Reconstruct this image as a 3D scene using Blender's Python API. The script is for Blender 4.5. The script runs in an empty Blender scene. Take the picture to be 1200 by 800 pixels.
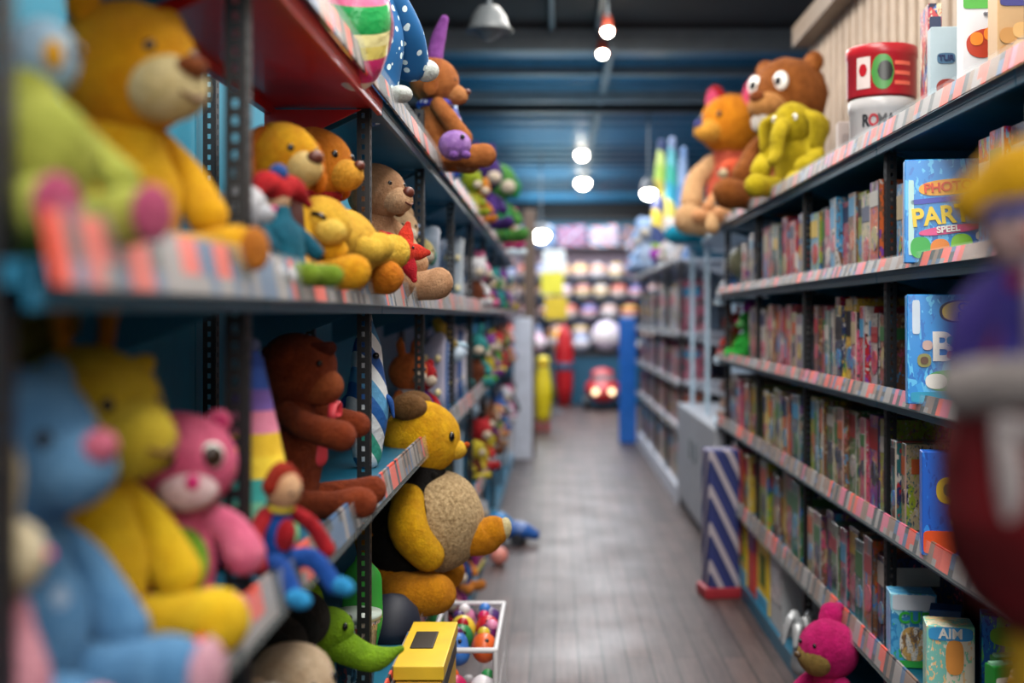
import bpy, bmesh, math, random
from mathutils import Vector, Matrix, Euler, noise
random.seed(7)
C = bpy.context.scene.collection
PI = math.pi
R = math.radians
H = 1.5                      # eye height
F = 1400.0                   # focal length in pixels of the 1200 px frame

def at(px, py, Y):
    """metric point seen at (px, py) standing Y metres down the aisle"""
    return Vector(((px - 650) / F * Y, Y, H - (py - 370) / F * Y))

# ------------------------------------------------------------------ materials
MATS = {}
def new_mat(key):
    m = bpy.data.materials.new(key); m.use_nodes = True
    nt = m.node_tree; b = nt.nodes['Principled BSDF']
    MATS[key] = m
    return m, nt, b
def rgb(c):
    """#hex or srgb tuple 0..255 -> linear"""
    if isinstance(c, str):
        c = tuple(int(c[i:i + 2], 16) for i in (1, 3, 5))
    f = lambda v: (v / 255 / 12.92) if v / 255 <= .04045 else ((v / 255 + .055) / 1.055) ** 2.4
    return (f(c[0]), f(c[1]), f(c[2]), 1)
def N(nt, t, **kw):
    n = nt.nodes.new(t)
    for k, v in kw.items():
        if k in n.inputs: n.inputs[k].default_value = v
        else: setattr(n, k, v)
    return n
def ramp(nt, fac, stops, const=False):
    r = nt.nodes.new('ShaderNodeValToRGB')
    if const: r.color_ramp.interpolation = 'CONSTANT'
    e = r.color_ramp.elements
    while len(e) < len(stops): e.new(1.0)
    for el, (p, c) in zip(e, stops):
        el.position = p; el.color = c
    nt.links.new(fac, r.inputs['Fac'])
    return r.outputs['Color']
def mixc(nt, fac, a, b, mode='MIX'):
    n = nt.nodes.new('ShaderNodeMix'); n.data_type = 'RGBA'; n.blend_type = mode
    if isinstance(fac, (int, float)): n.inputs[0].default_value = fac
    else: nt.links.new(fac, n.inputs[0])
    for v, s in ((a, n.inputs[6]), (b, n.inputs[7])):
        if isinstance(v, tuple): s.default_value = v
        else: nt.links.new(v, s)
    return n.outputs[2]
def plain(c, rough=.5, metal=0, coat=0, key=None):
    k = key or 'plain_%s_%s_%s' % (c, rough, metal)
    if k in MATS: return MATS[k]
    m, nt, b = new_mat(k)
    tc = N(nt, 'ShaderNodeTexCoord'); nz = N(nt, 'ShaderNodeTexNoise', Scale=9.0, Detail=4.0)
    nt.links.new(tc.outputs['Object'], nz.inputs['Vector'])
    base = rgb(c); dk = tuple(v * .82 for v in base[:3]) + (1,)
    nt.links.new(ramp(nt, nz.outputs[0], [(.3, dk), (.7, base)]), b.inputs['Base Color'])
    b.inputs['Roughness'].default_value = rough; b.inputs['Metallic'].default_value = metal
    b.inputs['Coat Weight'].default_value = coat
    return m
def fur(c, c2=None, sc=28.0, bump=1.0, speck=False):
    """soft plush cloth: mottled pile with a velvet sheen"""
    k = 'fur_%s_%s_%s' % (c, c2, speck)
    if k in MATS: return MATS[k]
    m, nt, b = new_mat(k)
    a = rgb(c); d = rgb(c2) if c2 else tuple(v * .66 for v in a[:3]) + (1,)
    tc = N(nt, 'ShaderNodeTexCoord')
    n1 = N(nt, 'ShaderNodeTexNoise', Scale=sc, Detail=6.0, Roughness=.65)
    n2 = N(nt, 'ShaderNodeTexNoise', Scale=95.0 if speck else 170.0, Detail=4.0, Roughness=.75)
    n3 = N(nt, 'ShaderNodeTexNoise', Scale=60.0, Detail=3.0, Roughness=.7)
    for n in (n1, n2, n3): nt.links.new(tc.outputs['Object'], n.inputs['Vector'])
    lo, hi = (.38, .62)
    col = ramp(nt, n1.outputs[0], [(lo, d), (hi, a)])
    dark = tuple(v * .5 for v in a[:3]) + (1,)
    f2 = ramp(nt, n2.outputs[0], [(.35, (0, 0, 0, 1)), (.65, (1, 1, 1, 1))])
    if speck:
        col = mixc(nt, f2, rgb(c2), a)
    else:
        mm = N(nt, 'ShaderNodeMath', operation='MULTIPLY'); mm.inputs[1].default_value = .6
        inv = N(nt, 'ShaderNodeInvert'); nt.links.new(f2, inv.inputs['Color'])
        nt.links.new(inv.outputs[0], mm.inputs[0])
        col = mixc(nt, mm.outputs[0], col, dark)
    nt.links.new(col, b.inputs['Base Color'])
    b.inputs['Roughness'].default_value = .95
    b.inputs['Specular IOR Level'].default_value = .15
    b.inputs['Sheen Weight'].default_value = .35; b.inputs['Sheen Roughness'].default_value = .4
    b.inputs['Sheen Tint'].default_value = tuple(min(1, v * 1.3 + .1) for v in a[:3]) + (1,)
    ad = N(nt, 'ShaderNodeMath', operation='ADD')
    nt.links.new(n2.outputs[0], ad.inputs[0]); nt.links.new(n3.outputs[0], ad.inputs[1])
    bp = N(nt, 'ShaderNodeBump', Strength=.9 * bump, Distance=.011)
    nt.links.new(ad.outputs[0], bp.inputs['Height']); nt.links.new(bp.outputs[0], b.inputs['Normal'])
    return m
def bands(cols, axis=2, rough=.4, slant=0.0, key=None, scale=1.0, cloth=False):
    """hard colour bands along one axis of the thing, e.g. sewn stripes"""
    k = key or 'bands_%s_%s_%s' % ('_'.join(cols), axis, slant)
    if k in MATS: return MATS[k]
    m, nt, b = new_mat(k[:60]); MATS[k] = m
    tc = N(nt, 'ShaderNodeTexCoord'); sp = N(nt, 'ShaderNodeSeparateXYZ')
    nt.links.new(tc.outputs['Generated'], sp.inputs[0])
    v = sp.outputs[axis]
    if slant:
        mu = N(nt, 'ShaderNodeMath', operation='MULTIPLY'); mu.inputs[1].default_value = slant
        ad0 = N(nt, 'ShaderNodeMath', operation='ADD')
        nt.links.new(sp.outputs[0], ad0.inputs[0]); nt.links.new(sp.outputs[1], ad0.inputs[1])
        nt.links.new(ad0.outputs[0], mu.inputs[0])
        ad = N(nt, 'ShaderNodeMath', operation='ADD')
        nt.links.new(v, ad.inputs[0]); nt.links.new(mu.outputs[0], ad.inputs[1]); v = ad.outputs[0]
    if scale != 1.0 or slant:
        ms = N(nt, 'ShaderNodeMath', operation='MULTIPLY'); ms.inputs[1].default_value = scale
        nt.links.new(v, ms.inputs[0])
        fr = N(nt, 'ShaderNodeMath', operation='FRACT'); nt.links.new(ms.outputs[0], fr.inputs[0]); v = fr.outputs[0]
    n = len(cols)
    nt.links.new(ramp(nt, v, [(i / n, rgb(c)) for i, c in enumerate(cols)], True), b.inputs['Base Color'])
    b.inputs['Roughness'].default_value = rough
    if cloth:
        n3 = N(nt, 'ShaderNodeTexNoise', Scale=40.0, Detail=4.0); nt.links.new(tc.outputs['Object'], n3.inputs['Vector'])
        bp = N(nt, 'ShaderNodeBump', Strength=.6, Distance=.01)
        nt.links.new(n3.outputs[0], bp.inputs['Height']); nt.links.new(bp.outputs[0], b.inputs['Normal'])
    return m
def dots(c, c2, sc=30.0, r=.22, key=None, rough=.7, axis=None):
    k = key or 'dots_%s_%s_%s' % (c, c2, sc)
    if k in MATS: return MATS[k]
    m, nt, b = new_mat(k)
    tc = N(nt, 'ShaderNodeTexCoord'); vo = N(nt, 'ShaderNodeTexVoronoi', Scale=sc)
    nt.links.new(tc.outputs['Object'], vo.inputs['Vector'])
    nt.links.new(ramp(nt, vo.outputs['Distance'], [(0, rgb(c2)), (r, rgb(c))], True), b.inputs['Base Color'])
    b.inputs['Roughness'].default_value = rough
    return m
def printed(c, cs, seed, sc=14.0, amount=.5, gloss=.3, zs=.5):
    """printed carton: ground colour, big shapes and fine print in the other inks"""
    k = 'print_%s_%d' % (c, seed)
    if k in MATS: return MATS[k]
    m, nt, b = new_mat(k)
    tc = N(nt, 'ShaderNodeTexCoord')
    mp = N(nt, 'ShaderNodeMapping'); mp.inputs['Location'].default_value = (seed * 3.7, seed * 1.3, seed * 2.1)
    mp.inputs['Scale'].default_value = (1, 1.5, zs)
    nt.links.new(tc.outputs['Object'], mp.inputs['Vector'])
    v1 = N(nt, 'ShaderNodeTexVoronoi', Scale=sc); v2 = N(nt, 'ShaderNodeTexVoronoi', Scale=sc * 3.2)
    nz = N(nt, 'ShaderNodeTexNoise', Scale=sc * .9, Detail=2.0)
    nf = N(nt, 'ShaderNodeTexNoise', Scale=sc * 9, Detail=2.0)
    for n in (v1, v2, nz, nf): nt.links.new(mp.outputs[0], n.inputs['Vector'])
    s1 = N(nt, 'ShaderNodeSeparateColor'); nt.links.new(v1.outputs['Color'], s1.inputs[0])
    s2 = N(nt, 'ShaderNodeSeparateColor'); nt.links.new(v2.outputs['Color'], s2.inputs[0])
    n = len(cs)
    big = ramp(nt, s1.outputs[0], [(i / n, rgb(x)) for i, x in enumerate(cs)], True)
    small = ramp(nt, s2.outputs[1], [(i / n, rgb(x)) for i, x in enumerate(reversed(cs))], True)
    f1 = ramp(nt, nz.outputs[0], [(0, (0, 0, 0, 1)), (1 - amount, (1, 1, 1, 1))], True)
    f2 = ramp(nt, nf.outputs[0], [(0, (0, 0, 0, 1)), (.56, (1, 1, 1, 1))], True)
    col = mixc(nt, f1, rgb(c), big)
    col = mixc(nt, f2, col, small)
    nt.links.new(col, b.inputs['Base Color'])
    b.inputs['Roughness'].default_value = gloss
    return m
def emit(c, s, key):
    if key in MATS: return MATS[key]
    m, nt, b = new_mat(key)
    b.inputs['Base Color'].default_value = rgb(c)
    b.inputs['Emission Color'].default_value = rgb(c); b.inputs['Emission Strength'].default_value = s
    return m
def clear(c='#dfeff2', rough=.12, key='clear_plastic', trans=.85):
    if key in MATS: return MATS[key]
    m, nt, b = new_mat(key)
    b.inputs['Base Color'].default_value = rgb(c); b.inputs['Roughness'].default_value = rough
    b.inputs['Alpha'].default_value = 1 - trans; b.inputs['Specular IOR Level'].default_value = .3
    return m

# ------------------------------------------------------------------ object helpers
def obj(name, bm, mats, parent=None, smooth=True, loc=None, rot=None):
    me = bpy.data.meshes.new(name)
    bm.normal_update(); bm.to_mesh(me); bm.free()
    if not isinstance(mats, (list, tuple)): mats = [mats]
    for m in mats: me.materials.append(m)
    if smooth:
        for p in me.polygons: p.use_smooth = True
    o = bpy.data.objects.new(name, me); C.objects.link(o)
    if parent is not None: o.parent = parent
    if loc is not None: o.location = loc
    if rot is not None: o.rotation_euler = rot
    return o
def empty(name, loc, rz=0, rot=None):
    o = bpy.data.objects.new(name, None); C.objects.link(o)
    o.empty_display_size = .05
    o.location = loc; o.rotation_euler = rot if rot else (0, 0, rz)
    return o
def tag(o, label=None, cat=None, group=None, kind=None):
    if label: o['label'] = label
    if cat: o['category'] = cat
    if group: o['group'] = group
    if kind: o['kind'] = kind
    return o
def thing(name, label, cat, loc, rz=0, group=None, rot=None):
    return tag(empty(name, loc, rz, rot), label, cat, group)
def copy_tree(o, parent=None):
    c = o.copy(); C.objects.link(c); c.parent = parent
    for ch in [x for x in C.objects if x.parent == o and x is not c]:
        copy_tree(ch, c)
    return c
def lump(bm, amp, sc, seed=0):
    if not amp: return
    for v in bm.verts:
        p = v.co * sc + Vector((seed, seed * .7, seed * 1.9))
        v.co += v.co.normalized() * 0 + (v.normal if v.normal.length else Vector((0, 0, 1))) * (noise.noise(p) * amp)
def add_ell(bm, c, r, rot=(0, 0, 0), seg=28, rings=18, mi=0):
    M = Matrix.Translation(c) @ Euler(rot).to_matrix().to_4x4() @ Matrix.Diagonal((r[0], r[1], r[2], 1))
    g = bmesh.ops.create_uvsphere(bm, u_segments=seg, v_segments=rings, radius=1, matrix=M)
    if mi:
        for v in g['verts']:
            for f in v.link_faces: f.material_index = mi
    return g
def add_box(bm, c, s, rot=(0, 0, 0), bev=0.0, mi=0, seg=2):
    M = Matrix.Translation(c) @ Euler(rot).to_matrix().to_4x4() @ Matrix.Diagonal((s[0], s[1], s[2], 1))
    g = bmesh.ops.create_cube(bm, size=1, matrix=M)
    fs = {f for v in g['verts'] for f in v.link_faces}
    if bev:
        es = {e for v in g['verts'] for e in v.link_edges}
        r = bmesh.ops.bevel(bm, geom=list(es), offset=bev, segments=seg, affect='EDGES', profile=.6)
        fs |= set(r['faces'])
    for f in fs:
        if f.is_valid: f.material_index = mi
    return g
def add_loft(bm, pts, rad, n=16, sq=(1, 1), steps=5, cap=True, mi=0, up=None):
    """round limb through pts with the radii given, rounded at both ends"""
    pts = [Vector(p) for p in pts]
    P, Q = [], []
    m = len(pts)
    for i in range(m - 1):
        p0 = pts[max(i - 1, 0)]; p1 = pts[i]; p2 = pts[i + 1]; p3 = pts[min(i + 2, m - 1)]
        for k in range(steps):
            t = k / steps
            P.append(.5 * ((2 * p1) + (p2 - p0) * t + (2 * p0 - 5 * p1 + 4 * p2 - p3) * t * t + (3 * p1 - p0 - 3 * p2 + p3) * t ** 3))
            u = t * t * (3 - 2 * t)
            Q.append(rad[i] * (1 - u) + rad[i + 1] * u)
    P.append(pts[-1]); Q.append(rad[-1])
    if cap:
        d0 = (P[0] - P[1]).normalized(); d1 = (P[-1] - P[-2]).normalized()
        a, ra = P[0].copy(), Q[0]; z, rz_ = P[-1].copy(), Q[-1]
        for s in (.35, .65, .88, .985):
            P.insert(0, a + d0 * ra * s); Q.insert(0, ra * math.sqrt(1 - s * s))
            P.append(z + d1 * rz_ * s); Q.append(rz_ * math.sqrt(1 - s * s))
    u = Vector(up) if up else Vector((0, 0, 1))
    rings = []
    for i, p in enumerate(P):
        d = (P[min(i + 1, len(P) - 1)] - P[max(i - 1, 0)]).normalized()
        if abs(d.dot(u)) > .98: u = Vector((0, 1, 0)) if abs(d.z) > .9 else Vector((0, 0, 1))
        x = d.cross(u).normalized(); y = x.cross(d).normalized(); u = y
        rings.append([bm.verts.new(p + x * math.cos(a) * Q[i] * sq[0] + y * math.sin(a) * Q[i] * sq[1])
                      for a in (2 * PI * k / n for k in range(n))])
    for a, b in zip(rings, rings[1:]):
        for k in range(n):
            f = bm.faces.new((a[k], a[(k + 1) % n], b[(k + 1) % n], b[k])); f.material_index = mi
    f = bm.faces.new(rings[0][::-1]); f.material_index = mi
    f = bm.faces.new(rings[-1]); f.material_index = mi
def add_lathe(bm, prof, n=32, c=(0, 0, 0), mi=0):
    """profile [(r, z)...] turned about z"""
    rings = []
    for r, z in prof:
        rings.append([bm.verts.new((c[0] + math.cos(2 * PI * k / n) * max(r, 1e-4), c[1] + math.sin(2 * PI * k / n) * max(r, 1e-4), c[2] + z)) for k in range(n)])
    for a, b in zip(rings, rings[1:]):
        for k in range(n):
            f = bm.faces.new((a[k], a[(k + 1) % n], b[(k + 1) % n], b[k])); f.material_index = mi
    bm.faces.new(rings[0][::-1]).material_index = mi; bm.faces.new(rings[-1]).material_index = mi
def E(name, c, r, m, parent, rot=(0, 0, 0), am=.0, seg=28):
    """soft ellipsoid part with its origin at its own centre"""
    bm = bmesh.new(); add_ell(bm, (0, 0, 0), r, (0, 0, 0), seg, max(10, seg * 2 // 3))
    bm.normal_update(); lump(bm, am, 14, random.random() * 50)
    return obj(name, bm, m, parent, True, c, rot)
def Lf(name, pts, rad, m, parent, sq=(1, 1), am=0, n=16, up=None):
    bm = bmesh.new(); add_loft(bm, pts, rad, n, sq, up=up)
    bm.normal_update(); lump(bm, am, 14, random.random() * 50)
    return obj(name, bm, m, parent)
def Bx(name, c, s, m, parent, rot=(0, 0, 0), bev=.003, smooth=False):
    bm = bmesh.new(); add_box(bm, (0, 0, 0), s, bev=bev)
    return obj(name, bm, m, parent, smooth, c, rot)
def struct(name, c, s, m, rot=(0, 0, 0), bev=0):
    o = Bx(name, c, s, m, None, rot, bev)
    o['kind'] = 'structure'
    return o
def text(body, size, m, parent, loc, rot, depth=.0015, name='lettering', sx=1.0):
    cu = bpy.data.curves.new(name, 'FONT'); cu.body = body; cu.size = size; cu.extrude = depth
    cu.align_x = 'CENTER'; cu.align_y = 'CENTER'; cu.offset = size * .03
    cu.materials.append(m)
    tmp = bpy.data.objects.new('tmp_text', cu); C.objects.link(tmp)
    bpy.context.view_layer.update()
    me = bpy.data.meshes.new_from_object(tmp.evaluated_get(bpy.context.evaluated_depsgraph_get()))
    bpy.data.objects.remove(tmp); bpy.data.curves.remove(cu)
    o = bpy.data.objects.new(name, me); C.objects.link(o); o.parent = parent
    o.location = loc; o.rotation_euler = rot; o.scale = (sx, 1, 1)
    return o

# ------------------------------------------------------------------ soft toys
BLACK = plain('#0c0a0c', .2, key='black_bead')
WHITE_E = plain('#f2f0ea', .3, key='white_eye')
def eye(parent, p, r, kind='bead', iris='#2a1a10'):
    if kind == 'bead':
        return E('eye', p, (r, r * .7, r), BLACK, parent, seg=16)
    e = E('eye', p, (r, r * .55, r * 1.1), WHITE_E, parent, seg=20)
    Bx_ = E('pupil', (0, r * .38, 0), (r * .5, r * .3, r * .55), plain(iris, .15), e, seg=14)
    return e
def teddy(name, label, cat, loc, rz, h, fm, muz=None, nose=None, inner=None, belly=None, rim=None, ears='round',
          eyes='bead', hs=1.0, hw=1.0, mz=(.11, .10, .085), mzo=(.19, -.055), head_rot=(0, 0, 0), head_off=(0, 0, 0), leg_w=.085, arm_w=.065,
          foot=None, group=None, bw=1.0, arms='down', tilt=0.0, body_m=None, es=1.0, nz=(.035, .03, .028), iris='#2a1a10', limb_m=None, mouth=None):
    """seated soft toy facing local +y, h metres tall, seat at z = 0"""
    t = thing(name, label, cat, loc, rz, group)
    if tilt: t.rotation_euler = (tilt, 0, rz)
    am = h * .012
    bmx = body_m or fm; lm = limb_m or fm
    bm = bmesh.new()
    add_loft(bm, [(0, 0, .12 * h), (0, .01 * h, .28 * h), (0, 0, .46 * h), (0, 0, .54 * h)], [.185 * h * bw, .2 * h * bw, .15 * h * bw, .11 * h], 28, (1, .88))
    bm.normal_update(); lump(bm, am, 12, h * 9)
    body = obj('body', bm, bmx, t)
    if belly:
        if rim: E('belly_rim', (0, .125 * h * bw, .28 * h), (.135 * h, .075 * h, .175 * h), rim, t)
        E('belly_patch', (0, (.135 if rim else .1) * h * bw, .28 * h), (.108 * h, .08 * h, .145 * h), belly, t)
    for s in (-1, 1):
        lw = leg_w * h
        Lf('leg', [(s * .11 * h, .03 * h, lw), (s * .17 * h, .2 * h, lw * 1.02), (s * .2 * h, .34 * h, lw * 1.15)], [lw, lw, lw * 1.12], lm, t, am=am)
        if foot: E('foot_pad', (s * .215 * h, .335 * h + lw * 1.05, lw * 1.2), (lw * .85, lw * .35, lw * .95), foot, t, (0, 0, -s * .12))
        aw = arm_w * h
        if arms == 'down':
            pts = [(s * .13 * h, 0, .47 * h), (s * .22 * h, .06 * h, .36 * h), (s * .22 * h, .17 * h, .22 * h)]
        elif arms == 'out':
            pts = [(s * .13 * h, 0, .47 * h), (s * .24 * h, .1 * h, .42 * h), (s * .27 * h, .26 * h, .38 * h)]
        else:
            pts = [(s * .13 * h, 0, .47 * h), (s * .24 * h, .02 * h, .4 * h), (s * .3 * h, .08 * h, .3 * h)]
        Lf('arm', pts, [aw, aw * 1.05, aw * 1.15], lm, t, am=am * .6)
    r = .215 * h * hs
    hz = .5 * h + r * .9
    head = E('head', (head_off[0] * h, head_off[1] * h, hz + head_off[2] * h), (r * 1.04 * hw, r * .98, r * .97), fm, t, head_rot, am)
    q = r / .215
    mm = muz or fm
    E('muzzle', (0, mzo[0] * q, mzo[1] * q), (mz[0] * q, mz[1] * q, mz[2] * q), mm, head, am=am * .3)
    if nose:
        E('nose', (0, (mzo[0] + mz[1] * .86) * q, (mzo[1] + mz[2] * .55) * q), (nz[0] * q, nz[1] * q, nz[2] * q), nose, head, seg=18)
    if mouth:
        a = mzo[0] + mz[1]
        Lf('mouth', [(-.045 * q, (a - .012) * q, (mzo[1] - .02) * q), (0, (a + .0) * q, (mzo[1] - .035) * q), (.045 * q, (a - .012) * q, (mzo[1] - .02) * q)], [.006 * q] * 3, mouth, head)
    for s in (-1, 1):
        if eyes != 'none': eye(head, (s * .085 * q * hw, .178 * q, .045 * q), (.024 if eyes == 'bead' else .05) * q, eyes, iris)
        if ears == 'round':
            e = E('ear', (s * .165 * q, -.01 * q, .16 * q), (.065 * q * es, .035 * q, .065 * q * es), fm, head, (0, s * .5, 0))
            if inner: E('inner_ear', (0, .018 * q, 0), (.042 * q * es, .022 * q, .042 * q * es), inner, e)
        elif ears == 'side':
            e = E('ear', (s * .235 * q, -.02 * q, .03 * q), (.075 * q * es, .032 * q, .09 * q * es), fm, head, (0, s * .3, 0))
            if inner: E('inner_ear', (s * .005 * q, .018 * q, 0), (.052 * q * es, .02 * q, .066 * q * es), inner, e)
        elif ears == 'flop':
            Lf('ear', [(s * .15 * q, 0, .15 * q), (s * .235 * q, 0, .07 * q), (s * .25 * q, .02 * q, -.1 * q)], [.045 * q * es, .06 * q * es, .065 * q * es], inner or fm, head, (.55, 1), up=(0, 1, 0))
        elif ears == 'tall':
            Lf('ear', [(s * .08 * q, 0, .17 * q), (s * .12 * q, 0, .3 * q), (s * .14 * q, 0, .42 * q)], [.04 * q, .05 * q, .028 * q], fm, head, (1, .55))
        elif ears == 'horn':
            Lf('horn', [(s * .07 * q, 0, .17 * q), (s * .085 * q, 0, .27 * q), (s * .09 * q, 0, .31 * q)], [.022 * q, .025 * q, .04 * q], inner, head)
            E('ear', (s * .21 * q, -.02 * q, .12 * q), (.08 * q, .03 * q, .04 * q), fm, head, (0, -s * .5, 0))
    return t
def scarf(t, h, m, z=.52, r=.13):
    bm = bmesh.new()
    n = 30; k = 10
    rows = []
    for i in range(n):
        a = 2 * PI * i / n
        rr = (r + .008 * math.sin(5 * a)) * h
        rows.append([bm.verts.new(((rr + .035 * h * math.cos(b)) * math.cos(a), (rr + .035 * h * math.cos(b)) * math.sin(a) * .95 + .01 * h, z * h + .03 * h * math.sin(b))) for b in (2 * PI * j / k for j in range(k))])
    for i in range(n):
        for j in range(k):
            bm.faces.new((rows[i][j], rows[(i + 1) % n][j], rows[(i + 1) % n][(j + 1) % k], rows[i][(j + 1) % k]))
    s = obj('scarf', bm, m, t)
    Lf('scarf_end', [(0, r * h, z * h), (.04 * h, (r + .07) * h, (z - .1) * h), (.05 * h, (r + .07) * h, (z - .2) * h)], [.02 * h, .035 * h, .05 * h], m, s, (1, .35))
    return s
# ================================================================== the room
def floor_mat():
    m, nt, b = new_mat('dark_boards')
    tc = N(nt, 'ShaderNodeTexCoord'); mp = N(nt, 'ShaderNodeMapping')
    mp.inputs['Rotation'].default_value = (0, 0, R(90))
    nt.links.new(tc.outputs['Object'], mp.inputs['Vector'])
    br = N(nt, 'ShaderNodeTexBrick', Scale=1.0); br.offset = .37; br.squash = 1
    for k, v in {'Color1': rgb('#5c4f4d'), 'Color2': rgb('#423a3b'), 'Mortar': rgb('#17130f'), 'Mortar Size': .004, 'Brick Width': 1.15, 'Row Height': .105, 'Bias': 0.0}.items():
        br.inputs[k].default_value = v
    nt.links.new(mp.outputs[0], br.inputs['Vector'])
    m2 = N(nt, 'ShaderNodeMapping'); m2.inputs['Scale'].default_value = (30, 1.6, 1)
    nt.links.new(tc.outputs['Object'], m2.inputs['Vector'])
    nz = N(nt, 'ShaderNodeTexNoise', Scale=1.5, Detail=6.0, Roughness=.7); nt.links.new(m2.outputs[0], nz.inputs['Vector'])
    g = ramp(nt, nz.outputs[0], [(.3, rgb('#4c4a49')), (.72, rgb('#c9bfba'))])
    col = mixc(nt, .8, br.outputs['Color'], g, 'MULTIPLY')
    nt.links.new(mixc(nt, 1, col, (1.75, 1.62, 1.62, 1), 'MULTIPLY'), b.inputs['Base Color'])
    n2 = N(nt, 'ShaderNodeTexNoise', Scale=2.2, Detail=4.0); nt.links.new(tc.outputs['Object'], n2.inputs['Vector'])
    nt.links.new(ramp(nt, n2.outputs[0], [(.3, (.36, .36, .36, 1)), (.7, (.52, .52, .52, 1))]), b.inputs['Roughness'])
    bp = N(nt, 'ShaderNodeBump', Strength=.35, Distance=.004)
    nt.links.new(br.outputs['Fac'], bp.inputs['Height']); bp.invert = True
    nt.links.new(bp.outputs[0], b.inputs['Normal'])
    b.inputs['Specular IOR Level'].default_value = .42
    return m
NAVY = plain('#0d4f7c', .45, key='blue_paint')
TEAL = plain('#07809f', .65, key='teal_enamel')
TEALD = plain('#0d5f7d', .4, key='teal_enamel_deep')
DARK = plain('#181417', .6, key='dark_paint')
CEIL = plain('#2b2726', .8, key='dark_ceiling_paint')
CEILB = plain('#1b6587', .45, key='blue_ceiling_paint')
GREYM = plain('#5f6a72', .5, key='grey_metal')
BLACKM = plain('#0b0c10', .5, key='black_steel')
BEIGE = plain('#b3a08e', .7, key='beige_panel')
BROWNP = plain('#5e4a3c', .6, key='brown_pillar')
WHITEP = plain('#ccd0dc', .45, key='white_paint')

struct('floor', (0, 11, -.05), (9, 30, .1), floor_mat())
struct('wall_back', (0, 22.15, 1.9), (9, .2, 3.9), plain('#15607f', .5, key='blue_back_wall'))
struct('wall_left', (-4.1, 11, 1.9), (.2, 26, 3.9), NAVY)
# right wall: ribbed beige panelling beside the near racks, blue paint beyond
bm = bmesh.new()
add_box(bm, (1.62, 2.0, 1.55), (.2, 10.1, 3.1))
for i in range(72):
    add_box(bm, (1.515, -2.95 + i * .14, 1.55), (.03, .085, 3.1), bev=.008)
w = obj('wall_right', bm, BEIGE, smooth=False); w['kind'] = 'structure'
struct('trim_1', (1.5, 2.0, 3.14), (.2, 10.1, .12), plain('#7d6a58', .5, key='brown_beam'), bev=.008)
struct('wall_far_right', (4.1, 11, 1.9), (.2, 26, 3.9), NAVY)
# ceiling: dark slab over the entrance, blue corrugated deck over the far part
struct('ceiling', (0, 2.8, 3.72), (9, 12.4, .12), CEIL)
bm = bmesh.new()
xs0, xs1 = -4.2, 4.2
prof = []
y = 9.0
while y < 22.2:
    prof += [(y, 3.62), (y + .22, 3.62), (y + .27, 3.55), (y + .50, 3.55), (y + .55, 3.62)]
    y += .55
ring = [(bm.verts.new((xs0, a, z)), bm.verts.new((xs1, a, z)), bm.verts.new((xs0, a, z + .12)), bm.verts.new((xs1, a, z + .12))) for a, z in prof]
for a, b in zip(ring, ring[1:]):
    bm.faces.new((a[0], a[1], b[1], b[0])); bm.faces.new((a[2], b[2], b[3], a[3]))
    bm.faces.new((a[0], b[0], b[2], a[2])); bm.faces.new((a[1], a[3], b[3], b[1]))
w = obj('ceiling_deck', bm, CEILB, smooth=False); w['kind'] = 'structure'
for i, (yy, z, hh, m) in enumerate(((9.0, 3.57, .16, GREYM), (10.6, 3.44, .09, GREYM), (11.1, 3.44, .11, BLACKM), (9.9, 3.52, .06, GREYM), (21.9, 3.42, .32, BLACKM))):
    struct('trim_%d' % (i + 2), (0, yy, z), (8, .12, hh), m, bev=.004)
# conduits on the dark ceiling and a hanging rail for the spotlights
for x0 in (-.02, .32):
    o = Bx('ceiling_conduit', (x0, 5.9, 3.63), (.035, 6.2, .05), GREYM, None, bev=.006)
    tag(o, 'grey steel conduit running along the dark ceiling ' + ('over the middle of the aisle' if x0 < .1 else 'towards the spotlight rail'), 'conduit')
rail = Bx('spotlight_rail', (.42, 14.2, 3.47), (.055, 11.0, .045), GREYM, None, bev=.005)
tag(rail, 'long grey track rail carrying the spotlights under the blue ceiling', 'rail')
LAMPW = emit('#fff6e4', 55, 'spot_glow')
def spot(px, py, Y, tilt, label, r=.05, red=False):
    p = at(px, py, Y)
    t = thing('spotlight', label, 'spotlight', p, 0, 'spotlights over the aisle')
    bm = bmesh.new(); add_lathe(bm, [(0.001, .14), (r * .7, .13), (r, .03), (r * 1.05, 0), (r * .93, 0), (r * .9, .02), (.001, .02)], 24)
    s = obj('lamp_housing', bm, plain('#8f3b2a', .4, key='copper_housing') if red else plain('#3c4148', .4, key='grey_housing'), t, rot=(tilt, 0, 0))
    bm = bmesh.new(); add_ell(bm, (0, 0, .0), (r * .88, r * .88, r * .8), seg=24, rings=16)
    obj('bulb', bm, LAMPW, t, rot=(tilt, 0, 0))
    top = 3.44 - p.z if px in (682, 683) else 3.6 - p.z
    Lf('bracket', [(0, 0, .1), (0, 0, max(.12, top * .6)), (0, 0, max(.14, top))], [.009] * 3, GREYM, t, n=8)
    return t
spot(712, 37, 7.9, R(-28), 'bright spotlight with copper housing, highest of the lit lamps above the aisle', .042, True)
spot(706, 63, 8.6, R(-28), 'bright spotlight with copper housing hanging under the highest one', .042, True)
spot(682, 181, 14.6, R(-20), 'upper round white spotlight glowing before the blue ceiling', .085)
spot(683, 214, 17.5, R(-20), 'lower round white spotlight glowing before the blue ceiling', .11)
spot(634, 275, 15.0, R(-20), 'round white lamp glowing beside the brown pillar top', .115)
spot(760, 226, 11.2, R(-20), 'white lamp glowing beside the striped kite bundle', .075)
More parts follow.
